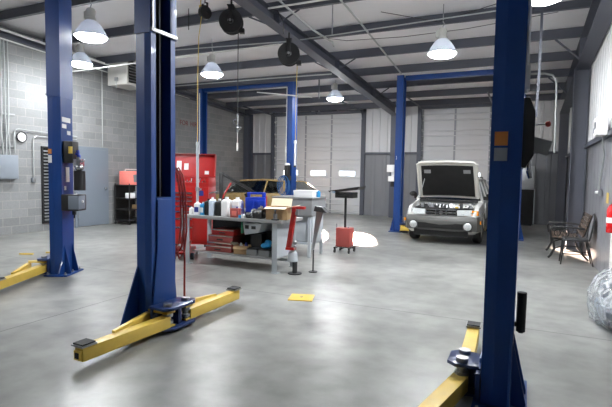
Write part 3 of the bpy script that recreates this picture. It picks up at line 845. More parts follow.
# small pulley reel with yellow cord
t = thing('cord_reel', 'small white-faced cord reel with yellow cord at the top centre', 'cord reel', (-5.5, 7.2, 4.5), math.radians(75))
my = Matrix.Rotation(PI / 2, 4, 'X')
obj('housing', MB().lathe([(0, -.05), (.115, -.05), (.125, -.035), (.125, .035), (.115, .05), (0, .05)], 24, my), 'black', t)
obj('face_plate', MB().lathe([(.05, -.062), (.105, -.058), (.105, -.05), (.05, -.05), (.05, -.062)], 24, my), 'white', t)
obj('yoke', MB().box(-.02, .02, -.075, -.065, -.02, .16).box(-.02, .02, .06, .07, -.02, .16).box(-.02, .02, -.075, .07, .16, .17).cyl((0, 0, .17), (0, 0, ceil_z(7.2) - 4.51), .01), 'black', t)
obj('yellow_hook', MB().box(-.02, .02, .1, .15, .0, .16).cyl((0, .125, .16), (0, .125, .4), .01), 'yellow', t)
# hanging cords
t = thing('work_light', 'long pale work light tube hanging on a yellow cord before the red tool chest', 'work light', (-5.62, 7.15, .95))
obj('cord', MB().tube([(0, 0, 1.15), (.0, 0, 1.6), (.0, .0, 2.4), (.02, 0, 3.1), (.12, -.05, 3.45)], .007, 6), 'yellow_cord', t)
obj('tube', MB().cyl((0, 0, 0), (0, 0, 1.12), .026).cyl((0, 0, 1.12), (0, 0, 1.18), .034), 'bench_leg', t)
obj('collar', MB().cyl((0, 0, .26), (0, 0, .33), .038).box(.02, .08, -.02, .02, .27, .31), 'steel', t)
t = thing('air_coupler', 'chrome air coupler and gauge hanging on a black hose from the left reel', 'air line', (-4.78, 7.22, 2.3))
obj('hose', MB().tube([(.0, 0, .32), (.0, 0, .9), (0, 0, 1.79)], .009, 6), 'rubber', t)
obj('coupler', MB().cyl((0, 0, .2), (0, 0, .33), .018).cyl((0, 0, .05), (0, 0, .2), .012).ell((.03, 0, .07), .06, .03, .035).cyl((0, 0, -.0), (0, 0, .05), .02), 'chrome', t)
obj('gauge', MB().tube([(-.01, 0, .12), (-.08, 0, .14), (-.1, 0, .19), (-.05, 0, .22), (-.0, 0, .21)], .012, 6), 'chrome', t)
obj('tail', MB().cyl((0, 0, -.2), (0, 0, 0), .006).cyl((0, 0, -.34), (0, 0, -.2), .016), 'pipe_white', t)
t = thing('pull_cord', 'yellow pull cord with a slim white handle before the wide sectional door', 'pull cord', (-4.17, 8.35, 1.72))
obj('cord', MB().tube([(0, 0, .46), (.0, 0, 1.2), (.02, 0, 2.1)], .007, 6), 'yellow_cord', t)
obj('handle', MB().cyl((0, 0, 0), (0, 0, .44), .02).cyl((0, 0, .44), (0, 0, .5), .028), 'white', t)
obj('end_cap', MB().ell((0, 0, -.01), .027, .027, .025), 'black', t)

# ------------------------------------------------------------------ right wall fittings
t = thing('junction_box', 'white electrical box high on the right wall ledge', 'electrical box', (XR - .07, 8.75, 2.24))
obj('box', MB().box(-.15, -.002, -.22, .22, 0, .28), 'white', t, .015)
obj('dial', MB().cyl((-.165, -.05, .16), (-.15, -.05, .16), .06), 'steel', t)
obj('outlet_cover', MB().box(-.158, -.15, .06, .16, .05, .13), 'grey_box', t)
conduit([(XR - .1, 8.75, 2.24), (XR - .1, 8.78, 2.1), (XR - .06, 8.85, 1.95), (XR - .06, 9.3, 1.38)], .014, 'galv', 'conduit dropping from the white box to its outlet')
for yy, zz, lb in ((12.3, 1.4, 'near conduit of the pair on the right wall column'), (12.75, 1.45, 'far conduit of the pair on the right wall column')):
    conduit([(XR - .1, yy, 2.5), (XR - .1, yy, 2.1), (XR - .07, yy, 1.95), (XR - .05, yy, zz)], .016, 'pipe_white', lb)
for yy, zz, lb in ((12.3, 1.3, 'outlet box behind the benches under the near conduit'), (12.75, 1.35, 'outlet box behind the benches under the far conduit'), (9.3, 1.28, 'outlet box on the right wall below the white electrical box')):
    t = thing('outlet_box', lb, 'outlet', (XR, yy, zz))
    obj('box', MB().box(-.07, -.013, -.05, .05, 0, .1), 'steel', t, .005)
    obj('plug', MB().cyl((-.07, 0, .05), (-.11, 0, .05), .025), 'white', t)
conduit([(XR - .05, 16.2, 2.5), (XR - .05, 16.2, 4.3)], .03, 'pipe_white', 'pale vertical pipe in the far right corner', 'service_pipe', 'pipe')
# white post with extinguisher at the right edge
trim(MB().box(1.1, 1.156, 6.9, 7.75, .02, 2.2), 'pipe_white')
t = thing('fire_extinguisher', 'red fire extinguisher with yellow tag on the white board at the right edge', 'fire extinguisher', (1.04, 7.2, .86))
obj('cylinder', MB().lathe([(0, 0), (.07, 0), (.075, .02), (.075, .3), (.05, .36), (.02, .38), (0, .38)], 20), 'ext_red', t)
obj('valve', MB().cyl((0, 0, .38), (0, 0, .42), .02).box(-.02, .02, -.09, .02, .42, .44).box(-.02, .02, -.09, .02, .46, .475), 'black', t)
obj('tag', MB().box(-.075, -.07, -.06, .1, .38, .52), 'yellow', t)
obj('band', MB().lathe([(.076, .13), (.078, .13), (.078, .2), (.076, .2)], 20), 'white', t)
obj('wall_hook', MB().box(.06, .085, -.03, .03, .25, .33), 'steel', t)

# ------------------------------------------------------------------ far right corner cabinet
t = thing('storage_cabinet', 'black cabinet with a grey metal top unit by the far wall', 'cabinet', (-.06, 17.2, 0))
obj('body', MB().box(-.34, .3, -.3, .25, 0.03, 1.18), 'hole', t, .01)
obj('door', MB().box(-.33, .29, -.315, -.3, .05, 1.16), 'hole', t, .004)
obj('edge_strip', MB().box(.3, .315, -.31, -.28, .03, 1.2), 'bench_leg', t)
obj('top_unit', MB().box(-.34, .3, -.26, .25, 1.18, 1.95), 'steel', t, .03)
obj('foot', MB().box(-.3, .26, -.25, .2, 0, .03), 'black', t)

# ------------------------------------------------------------------ workbench and everything on it
BZ = .835
t = thing('workbench', 'grey steel workbench with a lower shelf, loaded with jugs and parts', 'workbench', (-4.3, 6.7, 0))
obj('top', MB().box(-1.0, .93, -.38, .36, BZ - .05, BZ), 'bench_top', t, .005)
for x, y in ((-.9, -.32), (.8, -.32), (-.9, .3), (.8, .3)):
    obj('leg', MB().box(x - .045, x + .045, y - .04, y - .03, 0, BZ - .05).box(x - .045, x - .035, y - .03, y + .04, 0, BZ - .05)
        .box(x - .06, x + .06, y - .05, y + .05, 0, .012), 'bench_leg', t, .002)
obj('lower_shelf', MB().box(-.86, .78, -.28, .32, .2, .225), 'bench_top', t, .004)
obj('end_panel', MB().box(.775, .79, -.29, .3, .225, BZ - .05), 'bench_leg', t)
obj('back_panel', MB().box(-.86, .78, .305, .32, .225, BZ - .05), 'black', t)
obj('foot_rail', MB().box(-.86, .78, .27, .3, .08, .13), 'bench_leg', t)

def jug(label, x, y, w, d, h, body, cap='white', lab=None, rz=0., handle=True, group='jugs and bottles on the workbench'):
    t = thing('jug', label, 'jug', (x, y, BZ), rz, group)
    nz = h * .16
    rings = []
    for fz, fs in ((0, .92), (.02, 1), (.74, 1), (.82, .9), (.88, .55), (.9, .3)):
        z = h * fz; a, b = w / 2 * fs, d / 2 * fs; cc = .3
        rings.append([(-a + a * cc, -b, z), (a - a * cc, -b, z), (a, -b + b * cc, z), (a, b - b * cc, z), (a - a * cc, b, z), (-a + a * cc, b, z), (-a, b - b * cc, z), (-a, -b + b * cc, z)])
    obj('body', MB().loft(rings), body, t)
    obj('cap', MB().cyl((0, 0, h * .89), (0, 0, h), min(w, d) * .2, n=12), cap, t)
    if handle: obj('handle', MB().tube([(w * .36, 0, h * .55), (w * .52, 0, h * .62), (w * .5, 0, h * .8), (w * .3, 0, h * .86), (w * .08, 0, h * .88)], w * .07, 7), body, t)
    if lab: obj('printed_label', MB().box(-w * .36, w * .36, -d / 2 - .002, -d / 2 + .001, h * .2, h * .58), lab, t)
    return t
jug('small white spray bottle at the left end of the workbench', -5.2, 6.46, .075, .06, .13, 'white', handle=False)
jug('white bottle with a navy label near the left end of the workbench', -5.07, 6.46, .12, .08, .23, 'white', lab='navy')
jug('light blue bottle with white cap beside the white labelled bottle', -4.965, 6.47, .085, .08, .22, 'sky_blue', lab='white', handle=False)
jug('tall black jug left of the slim white jug', -4.875, 6.5, .1, .13, .28, 'black', 'black')
jug('slim bluish white jug standing between two black jugs', -4.775, 6.48, .1, .12, .31, 'white_blue', handle=False)
jug('tall black jug right of the slim white jug', -4.66, 6.52, .12, .14, .285, 'black', 'white')
jug('large white jug with a blue label strip, left one of the white pair', -4.5, 6.5, .15, .16, .32, 'white', lab=None)
jug('large white jug, right one of the white pair behind the red can', -4.33, 6.56, .17, .16, .32, 'white', lab='white_blue')
# red can
t = thing('oil_can', 'small square red can in front of the white jugs', 'can', (-4.27, 6.41, BZ), .1)
obj('body', MB().box(-.075, .075, -.05, .05, 0, .15), 'red_dull', t, .006)
obj('cap', MB().cyl((.03, 0, .15), (.03, 0, .175), .018), 'navy', t)
obj('printed_label', MB().box(-.045, .045, -.052, -.049, .03, .11), 'pink', t)
# small tins
solo('tin', MB().cyl((0, 0, 0), (0, 0, .045), .03), 'sky_blue', 'tiny light blue tin at the front of the bench beside the red can', 'tin', (-4.16, 6.38, BZ))
solo('tin', MB().cyl((0, 0, 0), (0, 0, .05), .04), 'white', 'small white tub at the front of the bench left of the blue jerrycan', 'tin', (-4.1, 6.39, BZ))
solo('rag', MB().ell((0, 0, .06), .1, .08, .06).ell((.05, .03, .13), .08, .07, .06).ell((-.05, .02, .12), .07, .06, .05), 'pink', 'crumpled pink rag behind the red can on the workbench', 'rag', (-4.16, 6.72, BZ))
# grey hood shape behind
solo('rag', MB().ell((0, 0, .09), .16, .1, .09).ell((.07, .02, .15), .1, .08, .08), 'washer', 'grey cloth bundle behind the pink rag on the workbench', 'rag', (-4.24, 6.88, BZ))
# blue jerrycan
t = thing('jerrycan', 'large blue jerrycan with a moulded handle on the workbench', 'jerrycan', (-4.03, 6.66, BZ), .35)
mb = MB()
prof = [(-.17, 0), (.17, 0), (.17, .36), (.1, .4), (.1, .385), (.02, .34), (-.08, .34), (-.11, .385), (-.11, .4), (-.17, .37)]
obj('body', MB().prism([(-.17, .0), (.17, .0), (.17, .33), (-.17, .33)], 'y', -.09, .09), 'blue_can', t, .025)
obj('handle', MB().box(-.15, -.1, -.03, .03, .32, .4).box(.1, .16, -.03, .03, .32, .4).box(-.15, .16, -.03, .03, .375, .41), 'blue_can', t, .012)
obj('spout_cap', MB().cyl((-.15, 0, .33), (-.18, 0, .385), .032), 'black', t)
obj('rib', MB().box(-.15, -.02, -.1, -.085, .05, .28).box(.02, .15, -.1, -.085, .16, .28), 'blue_can', t, .006)
obj('printed_label', MB().box(.04, .13, -.098, -.088, .04, .14), 'white', t)
obj('red_strap', MB().box(.168, .176, -.05, .05, .05, .35), 'red', t)
# greasy mechanical parts
random.seed(3)
t = thing('gearbox', 'greasy dark gearbox casting between the jerrycan and the cardboard box', 'gearbox', (-3.85, 6.47, BZ)); t.scale = (.8, .8, .8)
obj('casting', MB().cyl((-.12, 0, .09), (.1, 0, .1), .085, .1, 16).cyl((.1, 0, .1), (.16, 0, .1), .06).box(-.14, .08, -.07, .09, 0, .06), 'iron', t)
obj('flange', MB().cyl((-.12, 0, .09), (-.145, 0, .09), .105, n=18), 'steel', t)
obj('bolt', MB().cyl((-.05, -.1, .13), (-.05, -.07, .13), .02, n=6).cyl((.04, -.1, .12), (.04, -.07, .12), .02, n=6).cyl((0, -.02, .19), (0, -.02, .22), .022, n=6), 'steel', t)
obj('shaft', MB().cyl((.16, 0, .1), (.23, 0, .1), .022).cyl((.0, .03, .17), (.02, .05, .25), .03), 'steel', t)
t = thing('alternator', 'small dark alternator lying in front of the jerrycan', 'alternator', (-4.0, 6.41, BZ)); t.scale = (.9, .9, .9)
obj('body', MB().cyl((-.05, 0, .055), (.04, 0, .055), .055, n=16), 'iron', t)
obj('pulley', MB().cyl((.04, 0, .055), (.065, 0, .055), .03, n=14), 'steel', t)
solo('rag', MB().ell((0, 0, .1), .11, .08, .1).ell((.06, .02, .17), .07, .06, .07).ell((-.05, 0, .17), .06, .05, .06), 'white', 'white rag heaped behind the gearbox', 'rag', (-3.74, 6.84, BZ))
# cardboard box
t = thing('cardboard_box', 'open cardboard box with spread flaps on the right end of the workbench', 'box', (-3.54, 6.54, BZ), .2)
bw, bd, bh = .17, .13, .2
obj('carton', MB().box(-bw, bw, -bd, -bd + .006, 0, bh).box(-bw, bw, bd - .006, bd, 0, bh).box(-bw, -bw + .006, -bd, bd, 0, bh).box(bw - .006, bw, -bd, bd, 0, bh).box(-bw, bw, -bd, bd, 0, .006), 'card', t)
obj('flap', MB().quadplate((-bw, -bd, bh), (bw, -bd, bh), (bw, -bd - .11, bh - .02), (-bw, -bd - .11, bh - .02), .005), 'card_light', t)
obj('flap', MB().quadplate((-bw, bd, bh), (bw, bd, bh), (bw, bd + .07, bh + .12), (-bw, bd + .07, bh + .12), .005), 'card_light', t)
obj('flap', MB().quadplate((bw, -bd, bh), (bw, bd, bh), (bw + .15, bd, bh + .03), (bw + .15, -bd, bh + .03), .005), 'card_light', t)
obj('flap', MB().quadplate((-bw, -bd, bh), (-bw, bd, bh), (-bw - .08, bd, bh - .06), (-bw - .08, -bd, bh - .06), .005), 'card', t)
t = thing('bottle_jack', 'small grey bottle jack in front of the cardboard box', 'jack', (-3.5, 6.355, BZ))
obj('base', MB().box(-.05, .05, -.035, .035, 0, .02), 'iron', t)
obj('body', MB().cyl((0, 0, .02), (0, 0, .1), .032), 'steel', t)
obj('ram', MB().cyl((0, 0, .1), (0, 0, .15), .014).cyl((0, 0, .15), (0, 0, .165), .024), 'chrome', t)

# lower shelf
SZ = .225
def case(label, x, y, z, w, d, h, material='red_dull'):
    t = thing('tool_case', label, 'tool case', (x, y, z), 0, 'red tool cases on the lower shelf')
    obj('body', MB().box(-w / 2, w / 2, -d / 2, d / 2, 0, h), material, t, .008)
    obj('silver_trim', MB().box(-w / 2, w / 2, -d / 2 - .006, -d / 2, h - .022, h - .004), 'chrome', t)
    obj('handle', MB().box(-.06, .06, -d / 2 - .02, -d / 2 - .006, h * .35, h * .5), 'black', t)
case('bottom red tool case on the lower shelf of the workbench', -4.66, 6.68, SZ, .52, .4, .1)
case('second red tool case from the bottom on the lower shelf', -4.65, 6.69, SZ + .1, .5, .38, .06)
case('third red tool case with silver trim in the stack under the bench', -4.63, 6.69, SZ + .16, .5, .38, .12)
case('topmost red tool case of the stack under the bench', -4.6, 6.7, SZ + .28, .44, .36, .1, 'red')
t = thing('cardboard_box', 'battered open cardboard box on the lower shelf under the bench', 'box', (-4.2, 6.56, SZ), .15)
obj('carton', MB().box(-.14, .14, -.1, -.094, 0, .14).box(-.14, .14, .094, .1, 0, .14).box(-.14, -.134, -.1, .1, 0, .14).box(.134, .14, -.1, .1, 0, .14).box(-.14, .14, -.1, .1, 0, .006), 'card', t)
obj('flap', MB().quadplate((-.14, -.1, .14), (.14, -.1, .14), (.12, -.17, .1), (-.12, -.17, .1), .005), 'card', t)
obj('flap', MB().quadplate((-.14, -.1, .14), (-.14, .1, .14), (-.2, .1, .19), (-.2, -.1, .19), .005), 'card_light', t)
solo('spray_can', MB().cyl((0, 0, 0), (0, 0, .14), .03).cyl((0, 0, .14), (0, 0, .17), .018), 'white', 'white spray can standing in the shelf cardboard box', 'spray can', (-4.24, 6.54, SZ + .006))
solo('spray_can', MB().cyl((0, 0, 0), (0, 0, .15), .03).cyl((0, 0, .15), (0, 0, .18), .018), 'navy', 'navy spray can standing in the shelf cardboard box', 'spray can', (-4.15, 6.56, SZ + .006))
t = thing('storage_tray', 'grey plastic tray with a green rim sticking out high under the bench', 'tray', (-3.97, 6.62, .56))
obj('tray', MB().prism([(-.17, .2), (.2, .2), (.14, .05), (-.13, 0)], 'y', -.2, .2), 'bench_leg', t, .01)
obj('rim', MB().box(-.2, -.17, -.2, .2, .02, .2), 'green', t, .004)
obj('dark_slot', MB().box(-.12, -.05, -.204, -.2, .1, .16).box(0, .08, -.204, -.2, .1, .15), 'black', t)
obj('support', MB().box(-.1, .1, -.05, .12, -.335, .01), 'black', t)
for i, (x, lb) in enumerate(((-3.98, 'left dark parts bin on the lower shelf'), (-3.75, 'right dark parts bin on the lower shelf'))):
    t = thing('parts_bin', lb, 'bin', (x, 6.52, SZ), 0, 'dark bins on the lower shelf')
    obj('bin', MB().box(-.1, .1, -.08, .08, 0, .1), 'washer', t, .012)
    obj('lid', MB().box(-.105, .105, -.085, .085, .1, .118), 'black', t, .004)
t = thing('brake_rotor', 'dull steel brake rotor leaning at the back of the lower shelf', 'brake rotor', (-3.72, 6.74, SZ))
obj('disc', MB().cyl((-.02, .05, .17), (.0, .06, .17), .15, n=24, m=Matrix.Identity(4)), 'iron', t)
obj('hub', MB().cyl((-.05, .05, .17), (-.02, .05, .17), .07, n=18), 'steel', t)
solo('rag', MB().ell((0, 0, .05), .09, .07, .05).ell((.04, 0, .1), .06, .05, .05), 'sky_blue', 'blue rag on top of the right dark bin', 'rag', (-3.76, 6.53, SZ + .118))

# strut press at the right end of the bench
t = thing('spring_compressor', 'red strut spring compressor on a grey stand at the right end of the bench', 'spring compressor', (-3.22, 6.45, 0))
obj('stand', MB().cyl((.0, .05, 0.01), (.0, .05, .22), .04).cyl((0, .05, 0), (0, .05, .015), .11), 'iron', t)
obj('cup', MB().cyl((-.03, .03, .2), (-.03, .03, .33), .085, .07, 18).ell((-.03, .03, .33), .07, .07, .04), 'bench_leg', t)
obj('red_tube', MB().box(-.035, .035, -.03, .03, 0, .66, T(-.09, 0, .4) @ roty(.16)), 'red', t, .006)
obj('upper_jaw', MB().box(.0, .18, -.04, .04, 1.02, 1.06).box(-.02, .05, -.05, .05, .98, 1.05), 'red', t, .005)
obj('lower_jaw', MB().box(-.12, .02, -.05, .05, .38, .42), 'red', t, .005)
obj('screw', MB().cyl((-.01, 0, .33), (.02, 0, .45), .02).ell((.02, 0, .5), .04, .04, .04), 'steel', t)
obj('pad', MB().cyl((.06, -.02, .93), (.06, -.02, 1.02), .03), 'steel', t)
t = thing('steel_blade', 'slanted grey steel blade leaning beside the red spring compressor', 'blade', (-2.98, 6.75, 0))
obj('blade', MB().quadplate((-.06, 0, .36), (-.03, 0, .36), (.14, -.02, 1.0), (-.0, .02, 1.0), .02), 'steel', t)
obj('tip', MB().prism([(-.02, .98), (.2, .96), (.12, 1.04), (.0, 1.06)], 'y', -.06, .06), 'iron', t)
obj('stand', MB().cyl((-.045, .01, 0), (-.045, .01, .37), .012).cyl((-.045, .01, 0), (-.045, .01, .012), .07), 'iron', t)

# ------------------------------------------------------------------ parts washer behind the bench
t = thing('parts_washer', 'grey steel parts washer cabinet behind the right end of the bench', 'parts washer', (-3.98, 8.15, 0))
obj('tub', MB().box(-.4, .42, -.3, .35, .78, 1.1), 'washer', t, .01)
obj('rim', MB().box(-.42, .44, -.32, .37, 1.1, 1.125), 'washer', t, .004)
obj('lower_tank', MB().box(-.1, .4, -.2, .25, .28, .78), 'bench_leg', t, .01)
for x in (-.36, .36):
    for y in (-.25, .3): obj('leg', MB().box(x - .025, x + .025, y - .025, y + .025, 0, .78), 'bench_leg', t)
obj('drip_shelf', MB().box(-.36, .36, -.25, .3, .24, .27), 'bench_leg', t)
t = thing('white_carton', 'long low white box on top of the parts washer', 'box', (-3.82, 8.15, 1.125), 0)
obj('carton', MB().box(-.2, .2, -.14, .14, 0, .11), 'white', t, .005)
obj('lid', MB().box(-.205, .205, -.145, .145, .09, .125), 'white', t, .003)
solo('spray_can', MB().cyl((0, 0, 0), (0, 0, .1), .035).cyl((0, 0, .1), (0, 0, .12), .02), 'sky_blue', 'small teal can at the right corner of the parts washer', 'spray can', (-3.58, 8.2, 1.125))

# oil drain
t = thing('oil_drainer', 'red waste oil drainer with a black tray on a tall post', 'oil drainer', (-3.27, 8.85, 0))
obj('tank', MB().box(-.15, .15, -.13, .13, .12, .5), 'red_dull', t, .02)
obj('base_frame', MB().box(-.2, .2, -.02, .02, .09, .115).box(-.02, .02, -.18, .18, .09, .115).box(-.17, -.13, -.18, .18, .09, .115).box(.13, .17, -.18, .18, .09, .115), 'black', t)
for x in (-.15, .15):
    for y in (-.16, .16):
        obj('caster', MB().cyl((x - .012, y, .04), (x + .012, y, .04), .04, n=16).box(x - .018, x + .018, y - .01, y + .01, .04, .1), 'black', t)
obj('post', MB().cyl((0, 0, .5), (0, 0, 1.16), .024), 'black', t)
obj('bowl', MB().lathe([(0, 1.12), (.09, 1.12), (.19, 1.15), (.2, 1.2), (.19, 1.2), (.17, 1.17), (0, 1.16)], 24).box(-.17, .2, -.15, .15, 1.1, 1.21), 'black', t)
obj('tray', MB().loft([[(-.26, -.18, 1.2), (.3, -.18, 1.27), (.3, .18, 1.27), (-.26, .18, 1.2)], [(-.3, -.22, 1.235), (.36, -.22, 1.335), (.36, .22, 1.335), (-.3, .22, 1.235)]]), 'black', t)
obj('clip', MB().box(-.24, -.14, -.225, -.2, 1.19, 1.23), 'chrome', t)
obj('valve', MB().cyl((-.14, -.1, .5), (-.14, -.1, .58), .012).cyl((.1, -.08, .5), (.1, -.08, .53), .02), 'steel', t)

# ------------------------------------------------------------------ tool chest
t = thing('tool_chest', 'tall red tool chest on casters with its lid open', 'tool chest', (-6.12, 7.56, 0), .33)
W_, D_ = .45, .25
ob = obj('cabinet', MB().box(-W_, W_, -D_, D_, .14, 1.27), 'red', t, .008)
z = .2
for i, h in enumerate((.3, .17, .14, .11, .1, .08, .08)):
    dd = obj('drawer', MB().box(-W_ + .02, .14, -D_ - .012, -D_, z, z + h - .015), 'red', t, .003)
    obj('pull', MB().box(-W_ + .03, .13, -D_ - .026, -D_ - .012, z + h - .04, z + h - .017), 'chrome', dd)
    z += h
obj('cabinet_door', MB().box(.16, W_ - .02, -D_ - .012, -D_, .2, 1.24), 'red', t, .003)
obj('badge', MB().box(.27, .36, -D_ - .015, -D_ - .012, 1.1, 1.2), 'navy', t)
ch = obj('top_chest', MB().box(-W_, W_, -D_ + .02, D_, 1.27, 1.29).box(-W_, W_, -D_ + .02, -D_ + .035, 1.29, 1.36).box(-W_, -W_ + .015, -D_ + .02, D_, 1.29, 1.46)
         .box(W_ - .015, W_, -D_ + .02, D_, 1.29, 1.46).box(-W_, W_, D_ - .015, D_, 1.29, 1.5), 'red', t, .003)
mb = MB(); random.seed(5)
for i in range(16): mb.cyl((-.36 + .045 * i, -.1 + random.uniform(-.06, .1), 1.3), (-.36 + .045 * i, -.05, 1.36 + random.random() * .08), .014, n=8)
obj('sockets', mb, 'chrome', ch)
ld = obj('lid', MB().box(-W_, W_, 0, .02, 0, .46, T(0, D_ - .03, 1.47) @ rotx(-.12)).box(-W_, -W_ + .012, -.07, 0, .02, .46, T(0, D_ - .03, 1.47) @ rotx(-.12))
         .box(W_ - .012, W_, -.07, 0, .02, .46, T(0, D_ - .03, 1.47) @ rotx(-.12)).box(-W_, W_, -.07, 0, .45, .46, T(0, D_ - .03, 1.47) @ rotx(-.12)), 'red', t)
mt = T(0, D_ - .03, 1.47) @ rotx(-.12)
obj('paper_note', MB().box(-.38, -.28, -.004, -.001, .12, .32, mt), 'white', ld)
obj('paper_note', MB().box(-.22, -.13, -.004, -.001, .14, .27, mt), 'pipe_white', ld)
obj('paper_note', MB().box(.22, .31, -.004, -.001, .05, .12, mt), 'white', ld)
for x in (-.38, .38):
    for y in (-.18, .18):
        obj('caster', MB().cyl((x - .02, y, .055), (x + .02, y, .055), .055, n=18).box(x - .028, x + .028, y - .012, y + .012, .055, .14), 'rubber', t)
obj('push_handle', MB().tube([(W_, -.2, 1.15), (W_ + .05, -.2, 1.17), (W_ + .05, .2, 1.17), (W_, .2, 1.15)], .012, 8), 'chrome', t)
# red floor creeper left of bench
t = thing('floor_jack', 'low red trolley jack parked at the left end of the workbench', 'jack', (-5.62, 6.82, 0), .5)
obj('side_plate', MB().prism([(-.34, .05), (.3, .05), (.34, .1), (.3, .16), (-.2, .24), (-.34, .18)], 'x', -.13, -.115).prism([(-.34, .05), (.3, .05), (.34, .1), (.3, .16), (-.2, .24), (-.34, .18)], 'x', .115, .13), 'red', t)
obj('cross_tube', MB().cyl((-.13, -.28, .12), (.13, -.28, .12), .03).cyl((-.13, .26, .1), (.13, .26, .1), .03).box(-.1, .1, -.2, .2, .08, .11), 'red', t)
obj('lift_arm', MB().prism([(-.15, .12), (.22, .2), (.22, .24), (-.15, .2)], 'x', -.05, .05).cyl((0, .2, .22), (0, .2, .28), .06), 'red_dull', t)
for x in (-.16, .16):
    obj('wheel', MB().cyl((x - .025, -.27, .06), (x + .025, -.27, .06), .06, n=18), 'rubber', t)
    obj('wheel', MB().cyl((x - .02, .27, .045), (x + .02, .27, .045), .045, n=18), 'steel', t)
obj('handle', MB().cyl((0, -.28, .18), (0, -.36, .8), .018).cyl((0, -.36, .75), (0, -.38, .92), .024), 'bench_leg', t)

# engine crane leaning by the wall behind the chest
t = thing('engine_hoist', 'black folding engine hoist against the far left wall behind the tool chest', 'engine hoist', (-8.6, 12.1, 0), math.radians(25))
obj('mast', MB().box(-.05, .05, -.05, .05, .1, 1.55), 'black', t, .005)
obj('boom', MB().box(-.04, .04, 0, 1.3, -.04, .04, T(0, 0, 1.55) @ rotz(-1.1) @ rotx(-.5)), 'black', t, .005)
obj('ram', MB().cyl((.03, -.02, .75), (.28, .14, 1.25), .03), 'red', t)
obj('leg', MB().box(-.35, -.27, -.1, 1.0, .06, .14), 'black', t)
obj('leg', MB().box(.27, .35, -.1, 1.0, .06, .14), 'black', t)
obj('cross_base', MB().box(-.35, .35, -.14, -.06, .06, .14), 'black', t)
for x in (-.31, .31):
    obj('caster', MB().cyl((x - .02, -.1, .035), (x + .02, -.1, .035), .035, n=12).cyl((x - .02, .95, .035), (x + .02, .95, .035), .035, n=12), 'rubber', t)

# cart by the left wall
t = thing('service_cart', 'black wire shelf cart loaded with supplies against the block wall', 'cart', (-10.68, 10.5, 0))
for i, z in enumerate((.12, .42, .75, 1.14)):
    obj('shelf', MB().box(-.3, .3, -.4, .4, z, z + .025), 'black', t, .004)
for x in (-.28, .28):
    for y in (-.38, .38):
        obj('post', MB().cyl((x, y, .07), (x, y, 1.2), .016), 'black', t)
        obj('caster', MB().cyl((x - .012, y, .035), (x + .012, y, .035), .035, n=12).box(x - .015, x + .015, y - .01, y + .01, .035, .075), 'black', t)
obj('back_screen', MB().box(-.3, -.29, -.4, .4, .1, 1.14), 'black', t)
t = thing('battery_charger', 'salmon pink battery charger with a dark screen on top of the wire cart', 'charger', (-10.6, 10.42, 1.165))
obj('case', MB().prism([(-.2, 0), (.2, 0), (.17, .3), (.1, .4), (-.2, .4)], 'y', -.3, .3, rotz(0)), 'pink', t, .02)
obj('screen', MB().quadplate((.192, -.12, .08), (.192, .24, .08), (.17, .24, .3), (.17, -.12, .3), .012), 'washer', t)
obj('handle', MB().tube([(0, -.26, .39), (0, -.26, .45), (0, .26, .45), (0, .26, .39)], .014, 7), 'pipe_white', t)
solo('parts_box', MB().box(-.1, .1, -.09, .09, 0, .15), 'white', 'white box on the cart shelf under the pink charger', 'box', (-10.5, 10.25, .775), bevel=.004)
solo('parts_box', MB().box(-.1, .1, -.14, .14, 0, .18), 'bench_leg', 'grey box on the cart shelf under the pink charger', 'box', (-10.5, 10.62, .775), bevel=.004)
solo('parts_box', MB().box(-.12, .12, -.12, .12, 0, .12), 'card', 'brown box on the low shelf of the wire cart', 'box', (-10.55, 10.6, .445), bevel=.004)
solo('broom_handle', MB().cyl((0, 0, 0.01), (-.13, .02, 1.3), .014), 'wood', 'brown wooden pole leaning against the wire cart', 'pole', (-10.21, 10.72, 0))

# ------------------------------------------------------------------ floor bits
t = thing('floor_plate', 'square yellow cover plate lying on the floor near the centre', 'cover', (-2.5, 5.25, 0), .3)
obj('plate', MB().box(-.15, .15, -.15, .15, 0, .012), 'yellow', t, .003)
obj('pull_ring', MB().tube([(.02 * math.cos(a), .02 * math.sin(a), .014) for a in [2 * PI * j / 12 for j in range(12)]], .003, 5, closed=True), 'steel', t)
solo('yellow_stick', MB().box(-.12, .12, -.02, .02, 0, .025), 'yellow', 'left short yellow block on the floor by the block wall', 'block', (-8.25, 5.55, 0), .5, 'yellow blocks on the floor')
solo('yellow_stick', MB().box(-.12, .12, -.02, .02, 0, .025), 'yellow', 'right short yellow block on the floor by the block wall', 'block', (-8.0, 5.9, 0), .6, 'yellow blocks on the floor')

# ------------------------------------------------------------------ vehicles
def wheel(t, x, y, r, side, rim='steel', w=.2):
    m = T(x, y, r) @ roty(PI / 2)
    tr = obj('wheel', MB().lathe([(r * .62, -w / 2 + .01), (r * .93, -w / 2), (r, -w / 2 + .03), (r, w / 2 - .03), (r * .93, w / 2), (r * .62, w / 2 - .01), (r * .62, -w / 2 + .01)], 32, m), 'rubber', t)
    mb = MB().lathe([(0, side * w * .3), (r * .2, side * w * .34), (r * .25, side * w * .2), (r * .6, side * w * .32), (r * .63, side * w * .46), (r * .63, -side * w * .3)], 28, m)
    rm = obj('rim', mb, rim, tr)
    mb = MB()
    for i in range(5):
        a = 2 * PI * i / 5
        mb.box(-.03, .03, r * .15, r * .6, side * w * .3, side * w * .4, m @ rotz(a))
    obj('spoke', mb, rim, tr)
    return tr

